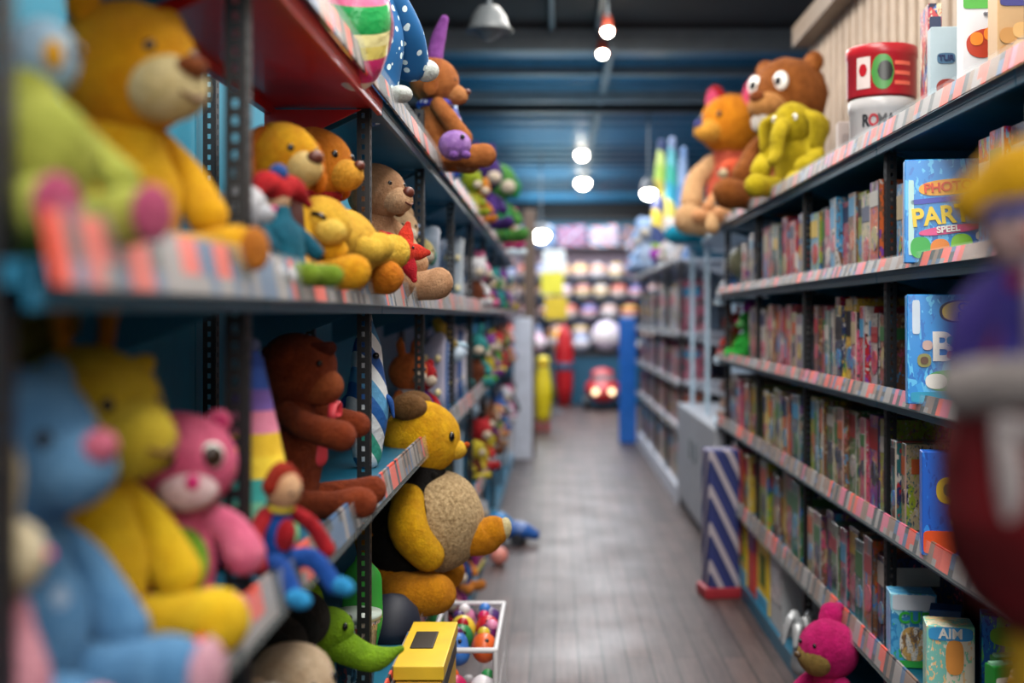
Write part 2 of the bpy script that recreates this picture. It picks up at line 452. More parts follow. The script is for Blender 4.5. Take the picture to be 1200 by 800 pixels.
# dome pendant
p = at(573, 30, 6.0)
t = thing('pendant_lamp', 'grey dome pendant lamp hanging from the dark ceiling', 'lamp', (p.x, 6.0, p.z))
bm = bmesh.new(); add_lathe(bm, [(.02, .10), (.05, .095), (.085, .05), (.1, 0), (.125, -.03), (.12, -.035), (.09, -.02), (.06, -.04), (.03, -.07), (.001, -.075)], 32)
obj('lamp_shade', bm, plain('#62686c', .45, key='pale_shade'), t)
Lf('rod', [(0, 0, .08), (0, 0, .35), (0, 0, 3.66 - p.z)], [.012] * 3, GREYM, t, n=10)

# ================================================================== shelving racks
SAL = plain('#dc5440', .5, key='salmon_tag'); WT = plain('#8d8787', .5, key='white_tag'); BL = plain('#3d5f86', .5, key='grey_blue_tag')
RT = plain('#c9432f', .5, key='red_tag'); PK = plain('#c4607c', .5, key='pink_tag'); BEI = plain('#7f6558', .5, key='beige_tag'); DKT = plain('#2b3038', .5, key='dark_tag')
TAGM = [SAL, WT, BL, RT, PK, BEI, DKT]
GLASSY = clear('#e8f4f8', .35, 'clear_rail', .93)
def price_rail(parent, x, y0, y1, z0, z1, side, pal, name='price_rail', seed=0):
    """slanted ticket rail on a shelf lip; the paper tickets are a printed pattern of its face"""
    rnd = random.Random(seed)
    bm = bmesh.new()
    n = max(2, int((y1 - y0) / .032))
    ys = [y0 + (y1 - y0) * i / n for i in range(n + 1)]
    d = .012 * side
    a = [[bm.verts.new((x + d * k / 3, yy, z1 + (z0 - z1) * k / 3)) for k in range(4)] for yy in ys]
    i = 0
    while i < n:
        w = rnd.choice((1, 1, 2, 2)); mi = pal[rnd.randrange(len(pal))] if rnd.random() < .95 else 1
        for j in range(i, min(n, i + w)):
            for k in range(3):
                f = bm.faces.new((a[j][k], a[j + 1][k], a[j + 1][k + 1], a[j][k + 1]))
                f.material_index = mi if k < 2 or rnd.random() < .75 else 1
        if i + w < n and rnd.random() < .55:
            for k in range(3):
                f = bm.faces.new((a[i + w][k], a[i + w + 1][k], a[i + w + 1][k + 1], a[i + w][k + 1]))
                f.material_index = rnd.choice((6, 6, 2))
            i += 1
        i += w
    g = bmesh.ops.extrude_face_region(bm, geom=bm.faces[:])
    for v in g['geom']:
        if isinstance(v, bmesh.types.BMVert): v.co.x -= .006 * side
    bmesh.ops.recalc_face_normals(bm, faces=bm.faces[:])
    r = obj(name, bm, TAGM, parent, False)
    bm = bmesh.new()
    add_box(bm, (x + .016 * side, (y0 + y1) / 2, (z0 + z1) / 2), (.003, y1 - y0, (z1 - z0) * 1.12), (0, side * -.15, 0), bev=.001)
    obj('rail_cover', bm, GLASSY, r, False)
    return r
def slotted_post(parent, x, y, z1, side):
    """steel angle with two rows of slots; one leg across the aisle direction, one along it"""
    bm = bmesh.new()
    w, pitch = .030, .025
    def leaf(o0, du, nrm):
        us = [0, .011, .019, w]
        n = int(z1 / pitch)
        zs = []
        for i in range(n): zs += [i * pitch, i * pitch + .012]
        zs.append(n * pitch)
        V = [[bm.verts.new(Vector(o0) + Vector(du) * u + Vector((0, 0, z))) for u in us] for z in zs]
        for i in range(len(zs) - 1):
            for k in range(3):
                if k == 1 and i % 2 == 0: continue
                bm.faces.new((V[i][k], V[i][k + 1], V[i + 1][k + 1], V[i + 1][k]))
    leaf((x, y, 0), (-side, 0, 0), (0, -1, 0))
    leaf((x, y, 0), (0, 1, 0), (side, 0, 0))
    bmesh.ops.remove_doubles(bm, verts=bm.verts[:], dist=1e-5)
    r = obj('post', bm, BLACKM, parent, False)
    md = r.modifiers.new('thick', 'SOLIDIFY'); md.thickness = .002; md.offset = 0
    return r
def rack_bay(name, label, cat, xf, y0, y1, side, levels, ztop, post_m=True, depth=.42, pal=(0, 0, 3, 1, 2), back=TEAL, boards=None, group=None, seed=0, rails=True, both=False, zlip=.06, base=.08, depths=None):
    """side = +1 for the rack left of the aisle (its face looks to +x), -1 for the other"""
    t = thing(name, label, cat, (0, 0, 0), 0, group)
    xb = xf - side * (depth + .04)
    cx = (xf - side * .012 + xb) / 2
    w = abs(xf - side * .012 - xb)
    Bx('back_panel', (xb - side * .012, (y0 + y1) / 2, ztop / 2), (.018, y1 - y0 - .004, ztop), back, t)
    for yy in ((y0, y1 - .034) if both else (y0,)):
        slotted_post(t, xf - side * .045, yy, ztop, side)
        slotted_post(t, xb + side * .045, yy, ztop, side)
    Bx('base_deck', (cx, (y0 + y1) / 2, base / 2), (w - .02, y1 - y0 - .01, base), WHITEP if not post_m else TEALD, t)
    xb0, cx0, w0 = xb, cx, w
    for i, (zs, zr0, zr1) in enumerate(levels):
        d_ = (depths or {}).get(i)
        xb = xf - side * (d_ + .04) if d_ else xb0
        cx = (xf - side * .012 + xb) / 2; w = abs(xf - side * .012 - xb)
        bmat = (boards or {}).get(i, TEALD)
        bm = bmesh.new()
        add_box(bm, (cx, (y0 + y1) / 2, zs - .011), (w, y1 - y0 - .006, .022), bev=.002)
        add_box(bm, (xf - side * .02, (y0 + y1) / 2, zs - .02), (.012, y1 - y0 - .006, .04), bev=.002)
        # pressed lip folded under the board
        add_box(bm, (xb + side * .03, (y0 + y1) / 2, zs - .025), (.02, y1 - y0 - .006, .03), bev=.002)
        s = obj('shelf', bm, bmat, t, False)
        for yy in (y0 + .03, y1 - .03):
            bm = bmesh.new()
            v = [bm.verts.new(q) for q in ((xb + side * .02, yy - .0015, zs - .03), (xf - side * .06, yy - .0015, zs - .03), (xb + side * .02, yy - .0015, zs - .14))]
            f = bm.faces.new(v); g = bmesh.ops.extrude_face_region(bm, geom=[f])
            for q in g['geom']:
                if isinstance(q, bmesh.types.BMVert): q.co.y += .003
            bmesh.ops.recalc_face_normals(bm, faces=bm.faces[:])
            obj('bracket', bm, bmat, s, False)
        if rails: price_rail(s, xf - side * .008, y0 + .002, y1 - .002, zr0, zr1, side, pal, seed=seed * 10 + i)
    return t
RED = plain('#d80d0c', .4, coat=.2, key='red_enamel')
XL = -.40
LB = [.955, 1.72, 2.87, 4.05, 5.25, 6.45, 7.65, 8.85, 10.05, 11.25, 12.45]
LZ = [(2.02, 2.01, 2.07), (1.545, 1.525, 1.587), (1.092, 1.072, 1.13), (.575, .565, .61)]
LLAB = ['teal steel shelving bay with salmon price tickets holding the lion cub',
        'shelving bay with the glossy red top shelf above the brown monkey',
        'teal shelving bay with black slotted posts behind the beige dog',
        'teal shelving bay behind the bumblebee bear',
        'blue shelving bay just past the bumblebee bear with upright lilac boards',
        'blurred blue shelving bay beside the magenta carton on the floor',
        'blurred blue shelving bay beside the blue toy car on the floor',
        'blurred blue shelving bay just beyond the blue toy car',
        'blurred shelving bay under the green frog plush',
        'blurred shelving bay next to the white end panel']
for i in range(10):
    rack_bay('shelving_bay', LLAB[i], 'shelving', XL, LB[i], LB[i + 1], 1, LZ, 2.45 if i < 1 else 2.2,
             boards={0: RED} if i == 1 else None, pal=(0, 0, 0, 1, 2) if i == 0 else ((5, 0, 0, 1, 6, 2) if i in (1,) else (0, 1, 5, 1)),
             back=TEAL if i < 4 else NAVY, depths={0: .27, 1: .33, 2: .36}, group='bays of the plush toy rack', seed=i)
XR = .97
RB = [1.38, 2.55, 3.65, 4.85, 6.0, 7.12]
RZ = [(2.03, 2.025, 2.075), (1.64, 1.632, 1.67), (1.26, 1.248, 1.29), (.875, .862, .915), (.475, .45, .515)]
RLAB = ['blue games shelving bay behind the red hanging jester',
        'blue games shelving bay under the white food box with red picture',
        'blue games shelving bay under the round red and white tins',
        'blue games shelving bay under the big brown bear',
        'blue games shelving bay under the rust and teal dolls']
for i in range(5):
    rack_bay('games_shelving_bay', RLAB[i], 'shelving', XR, RB[i], RB[i + 1], -1, RZ, 2.2 if i in (1,) else 2.03,
             pal=(0, 5, 3, 1, 5, 4) if i < 3 else (5, 5, 1, 0), back=plain('#0b2338', .5, key='deep_navy_panel'), group='bays of the games rack', seed=40 + i, both=(i == 4))
# rounded pale end shelves past the last games bay
t = thing('end_shelf', 'pale curved shelf rounding off the end of the games rack', 'shelf', (0, 0, 0))
def curved(parent, z, y0, y1, m):
    bm = bmesh.new(); n = 16
    top = []
    for zz in (z, z - .03):
        top.append([bm.verts.new((1.39, y0, zz))] + [bm.verts.new((1.39 - .42 * math.cos(PI / 2 * k / n), y0 + (y1 - y0) * math.sin(PI / 2 * k / n), zz)) for k in range(n + 1)])
    bm.faces.new(top[0]); bm.faces.new(top[1][::-1])
    m_ = len(top[0])
    for k in range(m_): bm.faces.new((top[0][k], top[1][k], top[1][(k + 1) % m_], top[0][(k + 1) % m_]))
    bmesh.ops.recalc_face_normals(bm, faces=bm.faces[:])
    return obj('shelf_board', bm, m, parent, False)
PALEB = plain('#b9cfe0', .35, key='pale_blue_paint')
for z, ye in ((2.03, 9.45), (1.6, 8.1), (1.24, 8.1), (.86, 8.1)): curved(t, z, 7.14, ye, PALEB)
Bx('upright', (1.375, 8.2, 1.0), (.03, 2.1, 2.0), PALEB, t)
for yy in (8.3, 9.2): Bx('post', (1.06, yy, 1.0), (.03, .03, 2.0), PALEB, t)
WCB = plain('#9fa3ac', .5, key='cabinet_paint')
t = thing('white_low_cabinet', 'white low cabinet with two doors standing under the curved end shelf', 'cabinet', (0, 0, 0))
Bx('cabinet_body', (1.17, 8.32, .445), (.38, 2.28, .74), WCB, t); Bx('plinth', (1.19, 8.32, .035), (.36, 2.24, .07), plain('#5a5c62', .5), t)
for k in range(2):
    d_ = Bx('door', (.974, 7.76 + 1.12 * k, .46), (.014, 1.08, .70), WCB, t); Bx('handle', (-.014, .42 - .84 * k, .1), (.014, .02, .14), GREYM, d_)
# far white units
FB = [9.5, 10.7, 11.9, 13.0, 14.0]
FZ = [(1.955, 1.93, 1.98), (1.37, 1.34, 1.40), (.98, .96, 1.0), (.62, .60, .64)]
FLAB = ['white shelving bay nearest the curved end shelf with rows of pale cartons', 'white shelving bay with orange and pink cartons', 'white shelving bay with rosy books on its middle shelf', 'white shelving bay farthest down the aisle beside the bright blue panel']
for i in range(4):
    rack_bay('white_shelving_bay', FLAB[i], 'shelving', .95, FB[i], FB[i + 1], -1, FZ, 1.95, post_m=False,
             pal=(1, 1, 1, 5), back=plain('#7d94ab', .5, key='grey_blue_panel'), boards={k: WHITEP for k in range(4)}, group='white bays beyond the games rack', seed=80 + i, base=.14, both=True)
o = Bx('blue_display_board', (.86, 14.12, .74), (.2, .16, 1.48), plain('#1668c4', .2, key='bright_blue_gloss'), None, bev=.02)
tag(o, 'glossy bright blue upright panel at the end of the white shelving', 'panel')
# white end panel and brown pillar closing the plush rack
o = Bx('white_end_board', (-.335, 12.56, .74), (.2, .1, 1.48), WHITEP, None, bev=.01)
tag(o, 'tall white board closing the far end of the plush rack', 'panel')
struct('trim_20', (-.27, 12.9, 1.32), (.13, .16, 2.64), BROWNP, bev=.01)

# ================================================================== light
def area(loc, rot, size, power, col=(1, .96, .9), name='lamp', sy=None):
    l = bpy.data.lights.new(name, 'AREA'); l.energy = power; l.size = size; l.color = col
    if sy: l.shape = 'RECTANGLE'; l.size_y = sy
    o = bpy.data.objects.new(name, l); C.objects.link(o); o.location = loc; o.rotation_euler = rot
    return o
for yy, pw in ((.4, 26), (2.6, 30), (4.8, 26), (7.0, 24)):
    area((.3, yy, 3.6), (0, 0, 0), 1.0, pw * 2.9, (1, .95, .88), 'ceiling_light', 1.6)
for yy in (9.6, 12.4, 15.2, 18, 20.6):
    area((.25, yy, 3.3), (0, 0, 0), 2.4, 105, (.93, .96, 1), 'ceiling_light')
area((.6, 19.6, 3.2), (R(35), 0, 0), 2.2, 45, (1, .96, .95), 'added_back_fill')  # unseen lamp added to brighten the ball rack and back wall
area((.3, -1.6, 2.9), (R(58), 0, 0), 1.6, 85, (1, .96, .92), 'added_front_fill')  # unseen fill added behind the camera for light from the front
# unseen blue-tinted lamps added to lighten the far ceiling
for yy, pw in ((10.2, 8), (13.5, 14), (17, 26), (20.5, 30)):
    area((0, yy, 2.75), (PI, 0, 0), 1.2, pw, (.5, .85, 1), 'added_ceiling_wash')
W = bpy.data.worlds.new('world'); bpy.context.scene.world = W; W.use_nodes = True
W.node_tree.nodes['Background'].inputs[0].default_value = (.6, .7, .8, 1)
W.node_tree.nodes['Background'].inputs[1].default_value = .6

cam = bpy.data.cameras.new('camera'); co = bpy.data.objects.new('camera', cam); C.objects.link(co)
co.location = (0, 0, H); co.rotation_euler = (R(90), 0, 0)
cam.sensor_width = 36; cam.lens = F / 1200 * 36
cam.shift_x = -50 / 1200; cam.shift_y = -30 / 1200
cam.clip_start = .05
cam.dof.use_dof = True; cam.dof.focus_distance = 3.1; cam.dof.aperture_fstop = 1.4
sc = bpy.context.scene; sc.camera = co
sc.view_settings.view_transform = 'Standard'; sc.view_settings.look = 'None'
sc.view_settings.gamma = 1; sc.view_settings.use_curve_mapping = False
sc.view_settings.exposure = 0.0
# ================================================================== soft toys in the plush rack
def m_(c, c2=None, **k): return fur(c, c2, **k)
YEL = m_('#f2b81c', '#d98f0c'); GOLD = m_('#e8a319', '#b56a0c'); CREAM = m_('#ead9b0', '#cdb27c')
BRN = plain('#5a2413', .5, key='brown_nose'); BRNF = m_('#8a4420', '#6e2f14')
PINK = m_('#ee6f93', '#d6527c'); PALEP = m_('#f4d6d8', '#e3b6be'); HOT = plain('#c8106c', .4, key='hot_pink_nose')
S1 = 1.545; S2 = 1.094; S3 = .577
# lion cub, top near shelf
t = teddy('lion_cub_plush', 'yellow lion cub plush with brown nose and cream muzzle on the upper near shelf', 'plush toy', (-.565, 1.56, S1 + .005), R(-124), .385, m_('#f0aa14', '#e09208'),
          muz=m_('#ecd9a4', '#d9bf7f'), nose=m_('#8c4a20', '#6d3413'), ears='round', hs=1.1, hw=.98, mz=(.135, .13, .105), mzo=(.155, -.06), nz=(.052, .042, .036), es=.95,
          head_rot=(R(-4), 0, R(6)), body_m=m_('#f5bd1c', '#e3a010'), limb_m=m_('#f3b519', '#dd980e'), leg_w=.078, arm_w=.06, mouth=BRN, head_off=(0, .03, -.01), foot=m_('#c77b28', '#a95f18'))
# lime elephant-like toy with a pale blue head, close to the near post
t = thing('green_dinosaur_plush', 'blurred lime plush with pink feet and red scarf beside the near post', 'plush toy', (-.50, 1.19, S1 + .01), R(-120))
LIME = m_('#b9bf55', '#8f9838'); BLUH = m_('#a9c8df', '#8db0cb')
Lf('body', [(0, 0, .07), (.0, .02, .13), (0, 0, .19)], [.075, .078, .045], LIME, t, n=24, am=.004)
h_ = E('head', (-.03, 0, .25), (.042, .042, .052), BLUH, t); eye(h_, (-.02, .036, .01), .009); E('yellow_patch', (.012, .034, .0), (.014, .012, .02), YEL, h_)
Lf('neck', [(-.01, 0, .17), (-.02, 0, .2), (-.03, 0, .225)], [.03, .025, .025], LIME, t)
t.scale = (.74, .74, .74); t.location = (-.49, 1.10, S1 + .01)
for s_ in (-1, 1):
    Lf('leg', [(s_ * .04, .03, .045), (s_ * .06, .08, .045), (s_ * .065, .12, .05)], [.036, .036, .038], LIME, t)
    E('foot_pad', (s_ * .068, .155, .052), (.032, .012, .036), m_('#c65d80', '#a8456a'), t)
    Lf('arm', [(s_ * .06, 0, .17), (s_ * .09, .03, .13), (s_ * .1, .06, .1)], [.022, .022, .026], LIME, t)
scarf(t, .35, m_('#c3202a', '#8e1420'), .545, .085)
t = teddy('olive_bear_plush', 'blurred olive-green plush only just showing at the top of the near shelf', 'plush toy', (-.72, 1.33, S1 + .17), R(-90), .27, m_('#8a8f22', '#6d7218'), nose=BRN)
o = Bx('display_riser', (-.72, 1.33, S1 + .087), (.16, .2, .16), TEALD, None, bev=.006)
tag(o, 'teal display riser block standing behind the lime plush', 'riser')
# upper shelf, second bay
t = teddy('yellow_puppy_plush', 'yellow puppy plush with big brown nose and dark collar beside the slotted post', 'plush toy', (-.50, 2.19, S1), R(-128), .345, m_('#f0b01e', '#d98a12'),
          muz=m_('#efcf8c', '#e0b464'), nose=BRN, ears='flop', hs=.95, inner=m_('#d97a1c', '#b65c10'), mz=(.105, .13, .10), mzo=(.17, -.06), nz=(.05, .04, .04), head_off=(0, 0, .01), body_m=m_('#f0b826', '#dc9a16'))
scarf(t, .345, plain('#4a1a10', .7, key='dark_collar'), .515, .10)
t = teddy('orange_puppy_plush', 'orange-brown puppy plush with red scarf sitting behind the yellow puppy', 'plush toy', (-.52, 2.58, S1), R(-110), .40, m_('#d9851c', '#b5600f'),
          muz=m_('#e8a83a', '#cf8a22'), nose=BRN, ears='flop', inner=m_('#c96e16', '#a4500c'), body_m=m_('#e6ab2a', '#cc8a18'))
scarf(t, .40, m_('#b01a1c', '#7e1014'), .53, .12)
# puppy lying on its side over the price rail
t = thing('lying_puppy_plush', 'golden puppy plush lying on its side over the price rail', 'plush toy', (-.44, 2.42, S1 + .045), 0)
PUP = m_('#eab83c', '#cf9422')
hd = E('head', (0, -.19, .075), (.062, .058, .06), PUP, t, (0, 0, 0), .002)
E('muzzle', (.03, -.045, -.012), (.03, .028, .025), m_('#f0c95a', '#dcaa3a'), hd)
bm = bmesh.new(); add_loft(bm, [(.0, -.056, .022), (.018, -.056, .016), (.024, -.052, -.002), (.01, -.058, -.014)], [.004] * 4, 8); obj('closed_eye', bm, BLACK, hd)
Lf('ear', [(-.045, -.01, .035), (-.062, -.02, 0), (-.06, -.02, -.03)], [.018, .025, .02], m_('#dc9a26', '#bf7a18'), hd, (.5, 1))
Lf('body', [(0, -.12, .06), (.01, 0, .058), (.015, .1, .05)], [.058, .068, .06], PUP, t, n=24, am=.004)
Lf('arm', [(.04, -.10, .05), (.07, -.05, .04), (.085, 0, .05)], [.026, .026, .03], m_('#f0c548', '#d9a52c'), t)
Lf('leg', [(.03, .12, .05), (.06, .19, .05), (.08, .235, .052)], [.036, .034, .04], m_('#f0c548', '#d9a52c'), t)
Lf('leg', [(.0, .13, .045), (-.01, .2, .035), (.03, .26, .03)], [.034, .03, .034], PUP, t)
Lf('tail', [(-.03, .15, .05), (-.06, .19, .05), (-.07, .22, .07)], [.012, .012, .014], PUP, t)
# small clown doll, teal with a red cap
t = thing('clown_doll', 'small teal doll with a red pointed cap beside the yellow puppy', 'doll', (-.455, 1.93, S1), R(-110))
Lf('body', [(0, 0, .04), (0, 0, .08), (0, 0, .12)], [.052, .05, .028], m_('#14647c', '#0c4a60'), t, n=20, am=.003)
hd = E('head', (0, 0, .145), (.028, .028, .028), m_('#e9c09c', '#d8a880'), t); eye(hd, (.01, .025, .004), .004); eye(hd, (-.01, .025, .004), .004)
for s_ in (-1, 1):
    Lf('cap_point', [(0, 0, .155), (s_ * .04, .01, .165), (s_ * .075, .02, .14)], [.03, .02, .006], m_('#cf1f26', '#96121c'), hd if False else t)
    Lf('arm', [(s_ * .035, 0, .105), (s_ * .06, .02, .08), (s_ * .065, .04, .06)], [.015, .015, .013], m_('#14647c', '#0c4a60'), t)
    Lf('leg', [(s_ * .02, .02, .02), (s_ * .03, .06, .02), (s_ * .035, .09, .02)], [.02, .018, .018], m_('#7c9a2c', '#5c7a1c'), t)
E('cap_bobble', (.0, .01, .185), (.015, .015, .015), m_('#3a66b4', '#264a8c'), t)
# white rabbit partly behind the post
t = teddy('white_rabbit_plush', 'small white rabbit plush with tall ears squeezed behind the slotted post', 'plush toy', (-.47, 1.80, S1), R(-90), .17, m_('#d9dbe2', '#b7bcc8'), ears='tall', nose=HOT, inner=m_('#c7303c', '#96202a'))
# beige dog and starfish
t = teddy('beige_dog_plush', 'beige dog plush with curved smile looking over the red starfish', 'plush toy', (-.525, 3.42, S1), R(-118), .485, m_('#c99d78', '#a87a56'),
          muz=m_('#d8b08a', '#bd9068'), nose=BRN, ears='flop', inner=m_('#b98660', '#946440'), hs=.8, mz=(.12, .13, .10), mzo=(.17, -.07), nz=(.05, .04, .042), bw=.85, head_off=(0, .04, -.02), mouth=BRN, eyes='bead')
def star(name, label, loc, r, m, rot, m2=None):
    t = thing(name, label, 'plush toy', loc, 0, rot=rot)
    for k in range(5):
        a = PI / 2 + 2 * PI * k / 5
        Lf('starfish_arm', [(0, 0, 0), (r * .5 * math.cos(a), r * .5 * math.sin(a), 0), (r * .92 * math.cos(a), r * .92 * math.sin(a), 0)], [r * .34, r * .26, r * .1], m if k % 2 == 0 or not m2 else m2, t, (1, .75))
    b = E('body', (0, 0, 0), (r * .42, r * .42, r * .32), m, t)
    for s_ in (-1, 1): eye(b, (s_ * r * .13, r * .1, r * .3), r * .05)
    return t
star('starfish_plush', 'red and orange starfish plush propped on the upper price rail', (-.395, 3.12, 1.668), .085, m_('#dc3a22', '#b01f14'), (R(78), R(18), R(38)), m_('#c21c2c', '#96121e'))
t = teddy('small_yellow_chick_plush', 'tiny yellow and blue plush on the rail beside the starfish', 'plush toy', (-.43, 3.5, S1), R(-90), .11, m_('#e3c13a', '#c49a22'), nose=BRN, ears='none', body_m=m_('#3a62a8', '#26478a'))
# ---- middle shelf
t = teddy('pink_bear_plush', 'pink bear plush with green oval belly and white muzzle', 'plush toy', (-.505, 1.60, S2), R(-160), .285, PINK,
          muz=PALEP, nose=HOT, inner=m_('#e0467e', '#c22c66'), eyes='white', belly=m_('#1c8a4a', '#126a36'), rim=m_('#8fca3c', '#74ae2a'), hs=1.18, hw=1.06, mz=(.115, .075, .075), mzo=(.185, -.085), nz=(.028, .02, .032), es=.8,
          bw=.9, arms='wide', limb_m=m_('#f07c9c', '#d85f86'), arm_w=.085, head_off=(0, .0, -.0), foot=None)
for hd in [c for c in t.children if c.name.startswith('head')]:
    hd.rotation_euler = (0, 0, R(10))
    for e_ in hd.children:
        for q_ in e_.children:
            if q_.name.startswith('pupil'): q_.scale = (1.6, 1.3, 1.6)
t = teddy('yellow_giraffe_plush', 'yellow giraffe plush with orange horns between the blue hippo and the pink bear', 'plush toy', (-.565, 1.42, S2), R(-116), .405, m_('#d7ba2c', '#b4951c'),
          muz=m_('#e2c83c', '#c4a428'), inner=m_('#c47c14', '#a4600c'), ears='horn', hs=1.05, mz=(.12, .13, .11), mzo=(.17, -.05), body_m=m_('#f6c81c', '#e4ae12'), limb_m=m_('#f6cc24', '#e6b214'), mouth=BRN, head_off=(0, .02, 0))
hair = Lf('mane', [(0, -.14, .30), (0, -.13, .36), (0, -.04, .40)], [.03, .03, .03], m_('#8a6a14', '#6c500c'), t)
t = teddy('blue_hippo_plush', 'big blurred light blue hippo plush with pink nose sitting before the yellow giraffe', 'plush toy', (-.535, 1.17, S2), R(-108), .385, m_('#5e92bf', '#4478a8'),
          muz=m_('#6a9cc6', '#5084b0'), nose=m_('#e07c94', '#c45e7a'), ears='round', hs=1.06, mz=(.115, .11, .1), mzo=(.17, -.03), nz=(.05, .035, .04), foot=m_('#e2b0c0', '#c88ea4'), belly=m_('#9db8d6', '#86a4c6'), bw=1.0, leg_w=.1)
t = thing('cream_rabbit_plush', 'blurred cream and pink toy snout peeping out beside the near post', 'plush toy', (-.47, 1.02, S2), R(-70))
hd = E('head', (0, 0, .2), (.035, .035, .035), m_('#d8cdb0', '#b8a880'), t); E('nose', (0, .033, 0), (.008, .006, .006), HOT, hd)
Lf('ear', [(-.01, 0, .23), (-.015, 0, .27), (-.015, 0, .29)], [.01, .014, .01], m_('#d8cdb0', '#b8a880'), hd if False else t)
Lf('ear', [(.01, 0, .23), (.015, 0, .27), (.015, 0, .29)], [.01, .014, .01], m_('#d8cdb0', '#b8a880'), t)
Lf('body', [(0, 0, .035), (0, 0, .09), (0, 0, .15)], [.04, .038, .022], m_('#d79aa8', '#b87488'), t)
# striped cone and red-blue rag doll
t = thing('striped_cone_plush', 'tall soft cone with blue, pink, yellow and teal stripes beside the brown monkey', 'plush toy', (-.50, 1.98, S2), 0)
bm = bmesh.new(); add_lathe(bm, [(.001, 0), (.062, .002), (.078, .02), (.074, .06), (.056, .16), (.034, .26), (.014, .335), (.005, .352), (.001, .355)], 36)
bm.normal_update(); lump(bm, .006, 16, 3)
obj('cone', bm, bands(['#d95f8c', '#6fbf8c', '#7ac4a0', '#3aa7a0', '#efd038', '#e8c02c', '#e88cab', '#7a5fb0', '#3a62c0', '#2c4fa8'], 2, .8, cloth=True), t)
E('tip_bobble', (0, 0, .358), (.012, .012, .012), m_('#8a9ac8', '#6a7ab0'), t)
t = thing('rag_doll', 'red and blue rag doll slumped against the striped cone', 'doll', (-.445, 1.83, S2 + .005), R(-120), rot=(R(-14), 0, R(-120)))
REDC = m_('#c2202a', '#8e1420'); BLUC = m_('#1f57b0', '#123a84')
Lf('body', [(0, 0, .035), (0, 0, .075), (0, 0, .11)], [.034, .032, .02], BLUC, t, n=18)
E('chest_panel', (0, .022, .075), (.02, .016, .028), REDC, t)
hd = E('head', (0, .005, .143), (.028, .027, .03), m_('#e2b48c', '#cc9a70'), t); eye(hd, (.01, .025, .003), .0035); eye(hd, (-.01, .025, .003), .0035)
Lf('woollen_hair', [(-.024, 0, .15), (0, -.004, .168), (.024, 0, .15)], [.014, .017, .014], m_('#b0301c', '#841f10'), t)
E('collar', (0, .006, .115), (.024, .02, .008), m_('#e8d44a', '#c8b030'), t)
for s_ in (-1, 1):
    Lf('arm', [(s_ * .025, 0, .105), (s_ * .06, .02, .085), (s_ * .075, .05, .05)], [.012, .012, .013], REDC, t)
    Lf('leg', [(s_ * .016, .01, .025), (s_ * .035, .055, .045), (s_ * .045, .10, .015)], [.016, .015, .014], BLUC, t)
    E('boot', (s_ * .048, .112, .018), (.016, .022, .014), m_('#35a0dc', '#1c7cb8'), t)
# brown monkey
MK = m_('#8e3d1b', '#6c280e')
t = teddy('brown_monkey_plush', 'dark brown monkey plush with red ribbon sitting on the middle shelf', 'plush toy', (-.54, 2.47, S2), R(-88), .445, MK,
          muz=m_('#a8572e', '#843c1a'), ears='none', hs=.84, mz=(.12, .13, .11), mzo=(.14, -.08), bw=.74, eyes='none', arm_w=.058, leg_w=.062, arms='out', head_rot=(R(-4), 0, R(-16)), head_off=(0, .02, 0))
for hd in [c for c in t.children if c.name.startswith('head')]:
    Lf('hat_band', [(-.06, -.04, .035), (0, .07, .05), (.06, -.04, .035)], [.012, .014, .012], m_('#5c2010', '#42140a'), hd)
    E('eye', (.045, .068, .02), (.007, .006, .007), BLACK, hd)
bm = bmesh.new()
rb = plain('#d8404c', .5, key='ribbon_red')
add_loft(bm, [(0, .075, .20), (.03, .085, .225), (.045, .085, .2), (.0, .078, .2)], [.006, .009, .009, .005], 10, (1, .4))
add_loft(bm, [(0, .075, .20), (-.03, .085, .225), (-.045, .085, .2), (.0, .078, .2)], [.006, .009, .009, .005], 10, (1, .4))
add_loft(bm, [(0, .078, .20), (.02, .09, .17), (.015, .092, .14)], [.005, .009, .008], 10, (1, .35))
add_loft(bm, [(0, .078, .20), (-.018, .09, .17), (-.028, .092, .145)], [.005, .009, .008], 10, (1, .35))
obj('ribbon', bm, rb, t)
scarf(t, .385, rb, .50, .085)
# white and blue patterned fish behind the post
t = thing('patterned_fish_plush', 'blue and white patterned fish-shaped plush standing on end beyond the monkey', 'plush toy', (-.505, 3.22, S2), 0)
Lf('body', [(0, 0, .04), (0, 0, .16), (0, 0, .3), (0, .0, .40)], [.05, .072, .05, .016], bands(['#dfe6ea', '#2c7fb4', '#e8ecee', '#3aa088', '#dfe6ea', '#205fa8', '#5aa0cf', '#dfe6ea', '#1d4f96'], 2, .6, .25, cloth=True), t, (.8, 1), n=24)
for s_ in (-1, 1): Lf('fin', [(s_ * .03, 0, .2), (s_ * .06, 0, .18), (s_ * .07, 0, .14)], [.02, .02, .01], m_('#2c62b4', '#1c4890'), t, (1, .4))
E('eye', (.03, -.045, .3), (.009, .006, .009), BLACK, t)
